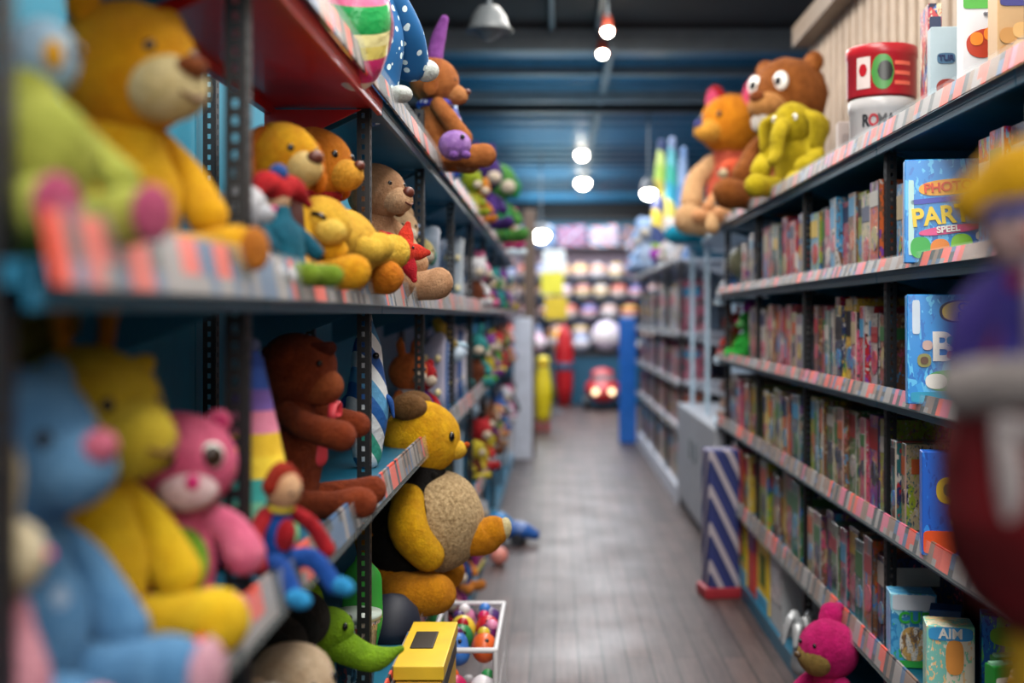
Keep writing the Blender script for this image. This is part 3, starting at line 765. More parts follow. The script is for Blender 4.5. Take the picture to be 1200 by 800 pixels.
# bumblebee bear
BEEY = m_('#e9b013', '#c98a0a'); BEEO = m_('#d98f14', '#b56e0a')
t = thing('bee_bear_plush', 'large yellow bear plush in black and tan bee suit leaning out of the rack', 'plush toy', (-.44, 3.78, S3 + .03), R(-90))
TAN = m_('#c4ab82', '#7c6444', speck=True)
E('belly', (0, .075, .245), (.156, .142, .158), TAN, t, am=.004, seg=40)
Lf('body', [(0, -.04, .10), (0, -.05, .22), (0, -.02, .36)], [.12, .145, .10], BEEO, t, n=32, am=.005)
bm = bmesh.new(); add_loft(bm, [(0, -.035, .20), (0, -.02, .29), (0, .0, .385)], [.152, .162, .10], 32, (1.04, .96)); bm.normal_update(); lump(bm, .004, 12, 5)
obj('black_stripe', bm, m_('#141110', '#0b0908'), t)
hd = E('head', (0, .02, .505), (.118, .122, .118), BEEY, t, (0, 0, 0), .005)
E('muzzle', (0, .105, -.035), (.04, .038, .032), m_('#eec03a', '#d8a020'), hd)
E('nose', (0, .142, -.02), (.012, .01, .01), m_('#c4571c', '#9e3f10'), hd)
for s_ in (-1, 1):
    e = E('ear', (s_ * .075, -.035, .105), (.045, .06, .042), m_('#7e5a34', '#5c3e20'), hd, (0, s_ * .35, 0))
    eye(hd, (s_ * .062, .098, .012), .016)
    Lf('arm', [(s_ * .13, -.01, .33), (s_ * .185, .0, .25), (s_ * .165, .055, .17)], [.05, .062, .052], BEEY, t, am=.004)
    Lf('leg', [(s_ * .07, -.05, .055), (s_ * .15, .0, .045), (s_ * .16, .08, .05)], [.06, .066, .062], BEEO, t, am=.004)
# raised foot pointing into the aisle
Lf('foot', [(.03, .12, .20), (.02, .21, .20), (.02, .245, .215)], [.06, .062, .05], BEEO, t)
E('foot_pad', (.02, .285, .225), (.03, .02, .034), m_('#e8dcae', '#cdbb84'), t)
Lf('collar', [(-.07, .06, .40), (0, .085, .39), (.07, .06, .40)], [.014, .016, .014], m_('#14120f', '#0a0908'), t)
# ---- low shelf
t = thing('lime_dragon_plush', 'lime green dragon plush with two curved horns hanging under the middle shelf', 'plush toy', (-.53, 2.62, S3), R(-88))
LG = m_('#96c81e', '#78a812', bump=1.5)
Lf('body', [(0, -.03, .06), (0, -.02, .13), (0, 0, .2)], [.065, .07, .05], LG, t, n=24, am=.004)
hd = E('head', (0, .03, .235), (.055, .06, .05), LG, t); eye(hd, (.035, .045, .015), .009); eye(hd, (-.035, .045, .015), .009)
Lf('horn', [(0, 0, .26), (0, .0, .31), (-.0, -.03, .36)], [.034, .026, .007], LG, t, (1, .8))
Lf('snout', [(0, .06, .20), (.0, .13, .17), (.0, .19, .19)], [.045, .036, .01], LG, t, (1, .8))
for s_ in (-1, 1): Lf('leg', [(s_ * .05, .02, .04), (s_ * .06, .07, .035), (s_ * .06, .1, .035)], [.032, .03, .032], LG, t)
t = thing('black_striped_caterpillar_plush', 'glossy black segmented caterpillar plush lying behind the price rail of the middle shelf', 'plush toy', (-.59, 2.36, S3 + .18), 0)
for k in range(6): E('segment', (.012 * k, -.14 + .055 * k, .05 + .012 * k), (.062, .036, .062), m_('#171a18', '#0a0c0b') if k % 2 == 0 else m_('#33302c', '#1e1c1a'), t)
hd = E('head', (.01, -.2, .05), (.055, .05, .055), m_('#20241f', '#121412'), t); eye(hd, (.03, -.03, .02), .008, 'white')
o = Bx('carton', (-.60, 2.36, S3 + .087), (.22, .30, .17), plain('#a98a66', .7, key='kraft'), None, bev=.004); tag(o, 'kraft carton under the black caterpillar plush', 'carton')
t = teddy('beige_lamb_plush', 'pale beige lamb plush below the black caterpillar', 'plush toy', (-.47, 2.12, S3), R(-110), .38, m_('#d6bfa2', '#b89c7c'), nose=BRN, ears='side', muz=m_('#e4d2ba', '#cab294'))
t = teddy('cream_rabbit_doll', 'cream plush with a red scarf on the low shelf beside the pale beige lamb', 'plush toy', (-.455, 1.87, S3), R(-120), .38, m_('#d9d0c8', '#bcb0a6'), nose=HOT, ears='side', muz=m_('#efe8e0', '#d8cec4'))
scarf(t, .38, m_('#d03a34', '#a02420'), .5, .1)

t = thing('green_paddle_board', 'glossy green rounded toy surfboard standing on end on the low shelf', 'toy board', (-.515, 3.2, S3), 0)
bm = bmesh.new(); add_loft(bm, [(0, 0, .02), (0, 0, .12), (0, 0, .22), (0, 0, .27)], [.035, .055, .052, .02], 24, (1, .35), up=(0, 1, 0)); obj('board', bm, plain('#3fae48', .3, key='green_gloss'), t)
Lf('fin', [(0, .02, .06), (0, .045, .07), (0, .06, .06)], [.012, .01, .004], plain('#1e7a34', .4, key='green_dark'), t)
t = thing('navy_cap', 'navy and blue toy cap leaning beyond the green surfboard', 'cap', (-.47, 3.44, S3), R(-70))
bm = bmesh.new(); add_lathe(bm, [(.001, 0), (.085, 0), (.088, .03), (.075, .08), (.04, .115), (.001, .125)], 28); obj('crown', bm, plain('#121a2c', .6, key='navy_cloth'), t)
Lf('brim', [(0, .06, .012), (0, .11, .012), (0, .14, .006)], [.06, .055, .03], plain('#1c5fb4', .5, key='blue_cloth'), t, (1, .12))
t = thing('white_bucket', 'small white bucket with printed label beside the lime dragon', 'bucket', (-.50, 3.0, S3), 0)
bm = bmesh.new(); add_lathe(bm, [(.001, 0), (.045, 0), (.055, .15), (.062, .155), (.062, .165), (.001, .165)], 28); obj('tub', bm, printed('#d8d4cc', ['#6a8a9c', '#b8524a', '#44505c'], 5), t)
bm = bmesh.new(); add_lathe(bm, [(.001, .166), (.066, .166), (.066, .18), (.001, .183)], 28); obj('lid', bm, plain('#b8c8c0', .3, key='pale_lid'), t)
# ---- on top of the rack
T0 = 2.022
t = thing('striped_balloon_cushion', 'shiny striped cushion in green, yellow and magenta on top of the red shelf', 'cushion', (-.425, 2.55, T0 + .095), 0, rot=(R(24), R(0), R(10)))
bm = bmesh.new(); add_ell(bm, (0, 0, 0), (.075, .085, .135), seg=40, rings=28); bm.normal_update(); lump(bm, .006, 10, 2)
obj('cushion', bm, bands(['#d7d0d4', '#c42a72', '#d8347c', '#efe27a', '#f4eeaa', '#1f9a4e', '#22a456', '#e07aa4', '#d94a86', '#8a1a4a'], 2, .3, cloth=True), t)
Lf('piping', [(.05, 0.02, -.105), (.078, .0, 0), (.05, 0.02, .105)], [.004] * 3, m_('#e7a8c4', '#cf88a8'), t)
t = thing('starry_robe_plush', 'blue plush wizard robe with white stars and white pompoms on top of the rack', 'plush toy', (-.475, 3.10, T0 + .0), 0)
STAR = dots('#0b5a94', '#cfe8ee', 36, .3, key='star_spots')
bm = bmesh.new(); add_loft(bm, [(0, .0, -.0 + .06), (.0, .0, .2), (0, .0, .36), (0, 0, .5)], [.085, .105, .085, .05], 32, (.8, 1.15)); bm.normal_update(); lump(bm, .014, 9, 4)
obj('robe', bm, STAR, t)
Lf('sleeve', [(.05, -.02, .3), (.085, .06, .22), (.085, .13, .16)], [.04, .045, .05], STAR, t)
Lf('tassel', [(.0, -.11, .35), (.01, -.115, .28), (.02, -.11, .22)], [.02, .026, .008], m_('#c9c0c4', '#a8a0a8'), t)
FL = m_('#e4ece8', '#c4d0cc')
E('pompom', (.125, .15, .145), (.036, .036, .03), FL, t); E('pompom', (.085, -.07, .04), (.03, .04, .022), FL, t)
t = teddy('tan_reindeer_plush', 'tan reindeer plush in purple scarf and purple hat perched above the blue rack', 'plush toy', (-.43, 4.25, T0), R(-70), .46, m_('#b8703a', '#8e4e22'),
          muz=m_('#c98a56', '#a86a3a'), nose=BRN, ears='flop', inner=m_('#a8602c', '#804218'), hs=.9, head_rot=(R(-16), 0, R(-20)), bw=.8, mz=(.1, .13, .09))
for hd in [c for c in t.children if c.name.startswith('head')]:
    Lf('hat', [(0, -.02, .08), (-.02, -.03, .15), (-.03, -.03, .23)], [.03, .027, .016], m_('#8a4a9c', '#683078'), hd)
scarf(t, .46, dots('#3a3a9c', '#dfe0f4', 40, .3, key='violet_scarf'), .5, .12)
t = thing('pink_purple_windmill_toy', 'white and pink capsule toy just beyond the tan reindeer', 'toy', (-.42, 4.72, T0), 0)
Lf('body', [(0, 0, .05), (0, 0, .2), (0, 0, .3)], [.045, .05, .035], bands(['#2848a8', '#2848a8', '#c8d4ee', '#e8eaf4', '#dc70bc', '#d660b4', '#384ab0', '#9cb0c8'], 2, .3), t, n=20)
E('cap', (0, 0, .345), (.022, .022, .022), m_('#9cc0cc', '#7aa0b0'), t)
for nm, lb, px, py, Y, r_, c1, c2 in (
    ('lilac_ball_plush', 'lilac furry ball plush on top of the rack under the reindeer', 540, 180, 4.0, .055, '#b48ad0', '#8a5cb0'),
    ('peach_ball_plush', 'peach furry ball plush resting on the rail beneath the tan tube plush', 550, 192, 4.3, .045, '#dca888', '#c08260')):
    p = at(px, py, Y); p.z = max(p.z, T0 + r_ * .9); 
    t = thing(nm, lb, 'plush toy', (p.x - .02, Y, p.z)); E('body', (0, 0, 0), (r_, r_ * 1.15, r_ * .92), m_(c1, c2), t, am=.003); eye(t, (.03, -r_, .02), .008)
    for s_ in (-1, 1): E('foot', (.02 + s_ * .02, -r_ * .8, -r_ * .7), (.016, .02, .014), m_(c2), t)
# ================================================================== the games rack
RS = [2.032, 1.642, 1.262, .877, .477]        # board tops
INK = {'red': '#a01c26', 'pink': '#b8506c', 'white': '#b4b0aa', 'navy': '#1c2a54', 'blue': '#2468b4', 'sky': '#3a8cb8', 'teal': '#1c5f64', 'green': '#37703c',
       'lime': '#8a9c2c', 'yellow': '#c4a636', 'orange': '#b8582a', 'brown': '#6e4a34', 'purple': '#6a3a8c', 'grey': '#6c7078', 'cream': '#a89874', 'black': '#1c1a20'}
def ctn(base, others, seed, sc=14.0, amount=.5): return printed(INK[base], [INK[o] for o in others], seed, sc, amount)
PRN = {}
def pmat(base, seed):
    rnd = random.Random('%s%d' % (base, seed))
    k = (base, seed % 4)
    if k not in PRN:
        rnd = random.Random(base + str(seed % 4))
        others = rnd.sample([c for c in INK if c != base], 3) + [rnd.choice(['black', 'brown', 'navy'])]
        if rnd.random() < .6: others[0] = 'white'
        PRN[k] = ctn(base, others, hash_(base) + seed % 4, rnd.choice((13, 18, 26)), rnd.choice((.34, .4, .46)))
    return PRN[k]
def hash_(s): return sum(ord(c) * (i + 3) for i, c in enumerate(s)) % 97
def carton_bm(w, d, h, band=None):
    """carton body with slightly crushed edges; w along the aisle, d into the shelf"""
    bm = bmesh.new(); add_box(bm, (0, 0, h / 2), (d, w, h), bev=.0018, seg=1)
    return bm
def game_box(name, label, cat, x, y, z, w, d, h, base, seed, rz=0, lean=0, group=None, side=-1, detail=True):
    """upright printed carton; its aisle face is at local x = side*d/2"""
    t = thing(name, label, cat, (x, y, z), rz, group, rot=(lean, 0, rz))
    rnd = random.Random(seed * 13 + 5)
    obj('carton', carton_bm(w, d, h), pmat(base, seed), t, False)
    if detail:
        c2, c3 = rnd.sample(['white', 'yellow', 'red', 'navy', 'sky', 'cream', 'green', 'pink', 'black', 'orange'], 2)
        fx = side * (d / 2 + .0008)
        th, tz = h * rnd.uniform(.14, .3), h * rnd.uniform(.68, .84)
        bm = bmesh.new(); add_box(bm, (fx, 0, tz), (.0016, w * .9, th), bev=.0005, seg=1)
        obj('title_panel', bm, plain(INK[c2], .35), t, False)
        bm = bmesh.new(); r = min(w * .36, h * .16)
        M = Matrix.Translation((fx, 0, h * rnd.uniform(.28, .46))) @ Matrix.Rotation(PI / 2, 4, 'Y')
        bmesh.ops.create_cone(bm, segments=20, radius1=r, radius2=r, depth=.0024, cap_ends=True, matrix=M)
        obj('picture_badge', bm, pmat(c3, seed + 1), t, False)
        ec = plain(rnd.choice(['#b8b4ae', '#c8c0b0', '#9aa4ae', '#c4a49c', '#2c3038', '#a8aa9c']), .4)  # mostly pale strip, painting an edge highlight down the spine
        bm = bmesh.new(); add_box(bm, (fx, -w / 2 + .005, h / 2), (.0022, .010, h * .985), bev=.0004, seg=1)
        obj('painted_spine_highlight', bm, ec, t, False)
        # cover side, facing along the aisle
        bm = bmesh.new(); add_box(bm, (side * d * .12, -w / 2 - .0008, tz), (d * .62, .0016, th * .8), bev=.0005, seg=1)
        obj('cover_title', bm, plain(INK[c2], .35), t, False)
    return t
SHN = ['top', 'second', 'third', 'fourth', 'lowest']
BAYN = ['under white food box', 'under round tins', 'under brown bear', 'under rust doll']
CN = {'sky': 'sky blue', 'grey': 'silver-grey'}
def fill(shelf, bay, y0, y1, seq, hmin=.22, hmax=.30, wmin=.075, wmax=.13, setback=(.02, .05), seed=0, cat='game box', dark=None):
    rnd = random.Random(seed)
    items = []; y = y0; i = 0
    while True:
        w = rnd.uniform(wmin, wmax)
        if y + w > y1: break
        items.append((y, w, seq[i % len(seq)])); y += w + rnd.uniform(.002, .012); i += 1
    n = len(items)
    for i, (y, w, c) in enumerate(items):
        h = rnd.uniform(hmin, hmax); d = rnd.uniform(.2, .28); sb = rnd.uniform(*setback)
        a = CN.get(items[i - 1][2], items[i - 1][2]) if i else None
        b = CN.get(items[i + 1][2], items[i + 1][2]) if i < n - 1 else None
        c_ = CN.get(c, c)
        where = 'between %s and %s' % (a, b) if a and b else ('nearest, by the %s one' % b if b else 'farthest, by the %s one' % a)
        lab = '%s box %s, %s shelf %s' % (c_, where, SHN[shelf], BAYN[bay])
        if lab in USED:
            lab = '%s %s box %s, %s shelf %s' % (rnd.choice(['taller', 'slimmer', 'other', 'busier']), c_, where, SHN[shelf], BAYN[bay])
        USED.add(lab)
        game_box('game_box', lab, cat, XR + sb + d / 2 + .015, y + w / 2, RS[shelf], w, d, h, c, hash_(c) + i + shelf * 7 + bay * 3, rz=rnd.uniform(-.03, .03), group='game boxes standing on the games rack')
USED = set()
# bay by bay (0: Y 2.55-3.65, 1: 3.65-4.85, 2: 4.85-6.0, 3: 6.0-7.12)
fill(1, 0, 3.42, 3.62, ['teal', 'sky'], .24, .27, .06, .08, seed=3)
fill(2, 0, 3.44, 3.62, ['purple', 'sky'], .20, .24, .05, .08, (.06, .1), seed=4)
fill(2, 0, 2.6, 2.98, ['red', 'orange', 'navy'], .24, .28, .09, .12, seed=5)
fill(1, 0, 2.6, 2.90, ['navy', 'red', 'sky'], .24, .3, .08, .1, seed=6)
fill(3, 0, 3.46, 3.62, ['cream', 'teal'], .24, .27, .05, .07, seed=7)
fill(3, 0, 2.6, 3.0, ['orange', 'blue', 'yellow'], .2, .27, .09, .12, seed=8)
fill(1, 1, 3.70, 4.80, ['orange', 'cream', 'lime', 'brown', 'red', 'sky', 'pink', 'navy', 'sky', 'cream'], .25, .30, .09, .13, seed=11)
fill(2, 1, 3.70, 4.80, ['brown', 'white', 'red', 'pink', 'yellow', 'navy', 'red', 'grey', 'teal', 'pink'], .24, .31, .06, .13, seed=12)
fill(3, 1, 3.70, 4.80, ['lime', 'purple', 'pink', 'cream', 'green', 'brown', 'cream', 'green', 'brown', 'teal'], .27, .31, .06, .13, seed=13)
fill(4, 1, 3.70, 4.82, ['navy', 'orange', 'teal', 'brown', 'pink', 'green', 'purple', 'brown', 'cream'], .26, .33, .09, .14, seed=14)
fill(1, 2, 4.92, 5.95, ['sky', 'red', 'navy', 'red', 'teal', 'navy', 'white', 'pink'], .24, .3, .08, .14, seed=21)
fill(2, 2, 4.92, 5.95, ['grey', 'cream', 'pink', 'red', 'pink', 'brown', 'navy', 'white'], .24, .3, .09, .14, seed=22)
fill(3, 2, 4.92, 5.95, ['teal', 'orange', 'orange', 'cream', 'lime', 'brown', 'yellow'], .24, .31, .09, .14, seed=23)
fill(4, 2, 4.92, 5.95, ['green', 'orange', 'yellow', 'brown', 'green', 'lime', 'cream'], .28, .33, .12, .2, seed=24)
fill(1, 3, 6.07, 6.75, ['navy', 'pink', 'white', 'grey'], .24, .3, .12, .18, seed=31)
fill(2, 3, 6.07, 6.45, ['brown', 'navy'], .24, .3, .12, .18, seed=32)
fill(3, 3, 6.07, 6.95, ['lime', 'brown', 'cream', 'pink', 'white', 'navy'], .24, .3, .1, .15, seed=33)
fill(4, 3, 6.2, 6.95, ['yellow', 'green', 'grey'], .26, .33, .14, .2, seed=34)
# green furry toy in the third shelf, globe-like toy in the second
t = teddy('green_monster_plush', 'bright green plush with pink hat glowing in the dark third-shelf compartment', 'plush toy', (1.10, 6.72, RS[2]), R(110), .30, m_('#3ecb4c', '#229a34'), muz=m_('#8ae08a', '#5cc46a'), nose=HOT, ears='side')
for hd in [c for c in t.children if c.name.startswith('head')]: E('hat', (0, 0, .075), (.045, .045, .04), m_('#cc4cb8', '#a02c90'), hd)
t = thing('toy_globe', 'grey and olive toy globe on the second shelf beside the white end boxes', 'toy globe', (1.13, 6.93, RS[1]))
E('globe', (0, 0, .17), (.12, .12, .12), plain('#7a7a60', .35, key='globe_olive'), t)
bm = bmesh.new(); add_lathe(bm, [(.001, 0), (.07, 0), (.06, .02), (.02, .03), (.015, .055), (.001, .056)], 28); obj('stand', bm, plain('#4a4c52', .4, key='globe_stand'), t)
Lf('meridian_arc', [(0, -.125, .17), (0, -.09, .26), (0, 0, .297), (0, .09, .26)], [.006] * 4, plain('#b8bcc4', .3, key='arc_silver'), t, n=8)
# --- lettering helper on a cover facing the camera side (local -y)
def cover_box(name, label, loc, rz, w, d, h, base, seed, cat='game box', lean=0.0):
    """display carton whose big cover looks along local -y; w wide, d thick"""
    t = thing(name, label, cat, loc, rz, rot=(lean, 0, rz))
    bm = bmesh.new(); add_box(bm, (0, 0, h / 2), (w, d, h), bev=.002, seg=1)
    obj('carton', bm, base, t, False)
    return t
def plate(parent, name, cx, cz, w, h, m, y, roundness=.4, rot=0, depth=.0015):
    bm = bmesh.new(); n = 28
    vs = []
    for k in range(n):
        a = 2 * PI * k / n
        ca, sa = math.cos(a), math.sin(a)
        e = 1 - roundness * .8
        px = abs(ca) ** max(.12, 1 - e * .9) * (1 if ca >= 0 else -1) * w / 2; pz = abs(sa) ** max(.12, 1 - e * .9) * (1 if sa >= 0 else -1) * h / 2
        vs.append(bm.verts.new((px * math.cos(rot) - pz * math.sin(rot), 0, px * math.sin(rot) + pz * math.cos(rot))))
    f = bm.faces.new(vs); g = bmesh.ops.extrude_face_region(bm, geom=[f])
    for v in g['geom']:
        if isinstance(v, bmesh.types.BMVert): v.co.y -= depth
    bmesh.ops.recalc_face_normals(bm, faces=bm.faces[:])
    return obj(name, bm, m, parent, False, (cx, y, cz))
UP = (PI / 2, 0, 0)
YLW = plain('#f2cf34', .35); ORG = plain('#f08a2c', .35); WHT = plain('#f2efe8', .35); GRN = plain('#38b04a', .35); NV = plain('#1d2a58', .35); RDD = plain('#c82a3a', .35); PKK = plain('#e0508c', .35); LMG = plain('#8fd23c', .35)
SKYB = printed('#1f86d2', ['#2f9be0', '#1b6ec0', '#56b8ea', '#1f86d2'], 61, 8, .45)
# party box
t = cover_box('party_game_box', 'wide blue game box with yellow and orange party lettering on the second shelf', (1.05, 3.20, RS[1]), R(-12), .22, .06, .275, SKYB, 1)
fy = -.0305
plate(t, 'title_cloud', 0, .2, .15, .042, plain('#e8a52c', .35), fy, 1, .08)
text('PHOTO', .034, plain('#d8481e', .35), t, (0, fy - .003, .2), (PI / 2, -.08, 0), sx=1.05)
plate(t, 'violet_band', 0, .168, .19, .014, plain('#3c48b4', .35), fy, .3, .08)
text('PARTY', .066, YLW, t, (0, fy - .003, .125), (PI / 2, -.1, 0), depth=.002, sx=.95)
plate(t, 'pink_swash', .005, .087, .16, .022, PKK, fy - .002, 1, .12)
text('SPEEL', .024, WHT, t, (.0, fy - .006, .088), (PI / 2, -.1, 0))
for i, (cx, cz, m, r) in enumerate(((-.07, .04, GRN, .052), (-.02, .035, ORG, .05), (.035, .045, LMG, .056), (.08, .07, WHT, .02), (.08, .03, GRN, .035))):
    plate(t, 'picture_blob', cx, cz, r, r * 1.1, m, fy - .001 * (1 + i % 2), 1)
plate(t, 'side_strip', -.094, .12, .014, .2, plain('#b8e0dc', .35), fy, .1)
# box beside it, half behind the hanging jester
t = cover_box('white_puzzle_box', 'white and blue puzzle box right behind the party game box, partly hidden by the jester', (1.17, 2.98, RS[1]), R(-10), .19, .07, .27, ctn('white', ['blue', 'sky', 'pink', 'cream'], 62, 16), 2, cat='puzzle box')
plate(t, 'title_panel', 0, .21, .15, .06, plain('#2a5fb0', .35), -.036, .3); plate(t, 'picture_blob', 0, .1, .14, .12, plain('#c8a06c', .4), -.036, .8)
# BO box
t = cover_box('bubble_game_box', 'bright blue game box with yellow oval and white BO letters on the third shelf', (1.04, 3.17, RS[2] + .004), R(-10), .205, .055, .29, SKYB, 3, lean=R(-3))
fy = -.028
plate(t, 'yellow_oval', .032, .245, .105, .06, plain('#1d1a22', .4), fy, 1, .05); plate(t, 'yellow_oval', .034, .245, .095, .052, YLW, fy - .0016, 1, .05)
text('CO', .032, NV, t, (.05, fy - .005, .255), UP); text('ELL', .026, NV, t, (.045, fy - .005, .232), UP)
text('BO', .105, WHT, t, (.03, fy - .002, .148), UP, depth=.002)
for cx, cz, r, m in ((.008, .168, .022, plain('#3aa0b4', .35)), (.008, .13, .022, plain('#d8764c', .35)), (.068, .148, .034, plain('#e8b48c', .35)), (.068, .148, .018, plain('#8a5030', .35)), (-.052, .155, .026, plain('#c8a8a0', .35)), (-.06, .115, .036, plain('#8a8a4c', .35)), (-.06, .115, .02, plain('#5a3a24', .35))):
    plate(t, 'bubble', cx, cz, r, r, m, fy - .004 if r < .03 else fy - .002, 1)
plate(t, 'green_oval', .0, .062, .11, .055, GRN, fy, 1, .05); plate(t, 'white_cloud', -.03, .06, .055, .04, WHT, fy - .002, 1)
plate(t, 'bottom_strip', 0, .018, .19, .028, plain('#1a9ac0', .35), fy, .2)
plate(t, 'side_print', -.08, .23, .02, .09, plain('#c8d8e8', .35), fy, .3)
# lower blue box
t = cover_box('yellow_ring_game_box', 'deep blue game box with yellow ring and orange corner on the fourth shelf', (1.06, 3.12, RS[3]), R(-10), .2, .055, .27, printed('#1c5cc0', ['#2a78d8', '#1a4aa4', '#2f86e0', '#1c5cc0'], 64, 8, .45), 4)
plate(t, 'yellow_ring', -.03, .17, .07, .07, YLW, fy, 1); plate(t, 'ring_centre', -.03, .172, .035, .035, plain('#2a7a4c', .35), fy - .002, 1)
plate(t, 'top_badge', .02, .235, .09, .04, YLW, fy, 1); text('GO', .03, NV, t, (.02, fy - .003, .235), UP)
plate(t, 'orange_corner', -.055, .035, .085, .06, plain('#e8541c', .35), fy - .001, .3); plate(t, 'lime_patch', .03, .04, .09, .065, LMG, fy - .002, .8)
plate(t, 'yellow_shape', .04, .11, .1, .09, YLW, fy - .001, 1); plate(t, 'red_picture', .03, .125, .06, .03, RDD, fy - .003, 1); plate(t, 'white_picture', .01, .09, .08, .03, WHT, fy - .004, 1)
t = thing('orange_cone_toy', 'orange cone-shaped toy peeking over the deep blue game box', 'toy', (1.09, 3.24, RS[3]))
bm = bmesh.new(); add_lathe(bm, [(.001, 0), (.05, 0), (.05, .012), (.038, .016), (.012, .31), (.001, .32)], 24); obj('cone', bm, plain('#ea6418', .5, key='cone_orange'), t); Lf('stripe', [(0, 0, .2), (0, 0, .235)], [.0245, .022], WHT, t, n=20)
# lowest shelf display boxes
t = cover_box('seed_game_box', 'pale blue and green game box with speckled round picture on the lowest shelf', (1.05, 3.52, RS[4]), R(-8), .13, .1, .215, printed('#4a9ccc', ['#3aae52', '#8cc8dc', '#2c7cb4'], 65, 10, .42), 5)
plate(t, 'white_top_panel', 0, .19, .12, .045, plain('#c8d0dc', .35), -.051, .2); text('CUE', .045, plain('#2fa83c', .4), t, (.0, -.0535, .145), UP)
plate(t, 'speckled_picture', -.0, .07, .08, .1, printed('#d8d4cc', ['#7a5a3c', '#3a6a8c', '#c8a05c'], 66, 60, .5), -.051, 1)
plate(t, 'green_foot_strip', 0, .012, .12, .02, GRN, -.051, .2)
t = cover_box('green_side_game_box', 'dark blue and green game box with stacked round pictures beside the pale speckled one', (1.10, 3.36, RS[4]), R(-20), .085, .08, .205, plain('#17427c', .35), 6)
for i, (cz, m) in enumerate(((.165, LMG), (.125, plain('#1a2a24', .4)), (.085, ORG), (.045, plain('#c8805c', .4)), (.018, GRN))): plate(t, 'round_picture', 0, cz, .055, .032, m, -.041, .9)
t = cover_box('pastel_game_box', 'pastel game box with orange arch in front of the dark blue and green box', (1.035, 3.14, RS[4]), R(-12), .12, .1, .22, printed('#7cc4b8', ['#e8e0c8', '#8fd2ac', '#f0c890'], 67, 14, .5), 7)
plate(t, 'orange_arch', .01, .14, .045, .09, plain('#f0a04c', .35), -.051, .8); plate(t, 'sky_cap', 0, .2, .11, .035, plain('#3c9cd8', .35), -.051, .5); text('AIM', .035, WHT, t, (0, -.0535, .2), UP)
t = cover_box('blue_label_game_box', 'bright blue and cyan game box standing farther back behind the pastel one', (1.19, 3.10, RS[4]), R(-16), .16, .08, .25, printed('#2c7cd4', ['#3cc0e0', '#7ae07c', '#1c52b0'], 68, 14, .5), 8)
plate(t, 'title_panel', 0, .2, .12, .05, LMG, -.041, .8)
t = thing('kraft_tub', 'kraft cardboard tub with pink rim holding green juice-style packs', 'tub', (1.06, 2.78, RS[4]))
bm = bmesh.new(); add_lathe(bm, [(.001, 0), (.085, 0), (.098, .115), (.1, .13), (.094, .13), (.088, .02), (.001, .02)], 36); obj('tub', bm, plain('#8d6c50', .7, key='kraft_tub'), t)
bm = bmesh.new(); n = 40
add_lathe(bm, [(.098, .122), (.104, .126), (.104, .134), (.098, .136), (.093, .13), (.098, .122)], 40); obj('rim', bm, plain('#c8586c', .4, key='pink_rim'), t)
for i, (dx, dy, a) in enumerate(((-.035, -.03, .2), (.03, -.035, -.1), (.0, .035, .1))):
    o = thing('green_pack', ['green pack with white print standing in the kraft tub, closest to the aisle', 'green pack with white print in the kraft tub, deeper in the shelf', 'green pack with white print at the back of the kraft tub'][i], 'pack', (1.06 + dx, 2.78 + dy, RS[4] + .022), a, 'green packs in the kraft tub')
    Bx('pack', (0, 0, .1), (.055, .04, .2), plain('#1f8a34', .4, key='pack_green'), o)
    Bx('flap', (0, 0, .202), (.053, .018, .01), plain('#8cc8a4', .4), o)
    plate(o, 'print_panel', 0, .15, .045, .05, WHT, -.0205, .2); text('FUN', .02, plain('#1f8a34', .4, key='pack_green'), o, (0, -.0225, .15), UP)
    plate(o, 'print_strip', 0, .09, .04, .012, WHT, -.0205, .2)
t = thing('cream_bottle', 'pale blue and cream bottles-shaped toy behind the green packs', 'toy bottle', (1.17, 2.86, RS[4]))
bm = bmesh.new(); add_lathe(bm, [(.001, 0), (.04, 0), (.042, .15), (.02, .2), (.02, .24), (.001, .24)], 24); obj('bottle', bm, plain('#b8cfe0', .3, key='pale_bottle'), t)
bm = bmesh.new(); add_lathe(bm, [(.001, .24), (.024, .24), (.022, .27), (.001, .272)], 24); obj('cap', bm, plain('#e8d8b0', .4), t)
t = thing('mustard_canister', 'tall mustard yellow canister with dark base below the hanging jester', 'canister', (1.03, 2.62, RS[4]))
bm = bmesh.new(); add_lathe(bm, [(.001, .0), (.036, 0), (.036, .22), (.03, .235), (.001, .236)], 28); obj('can', bm, bands(['#2a2c58', '#262a5c', '#30347a', '#8a5c14', '#d49a1c', '#dca41e', '#d49a1c', '#8a5c14'], 2, .4), t)
E('lid', (0, 0, .238), (.031, .031, .012), plain('#8a6a24', .4), t)
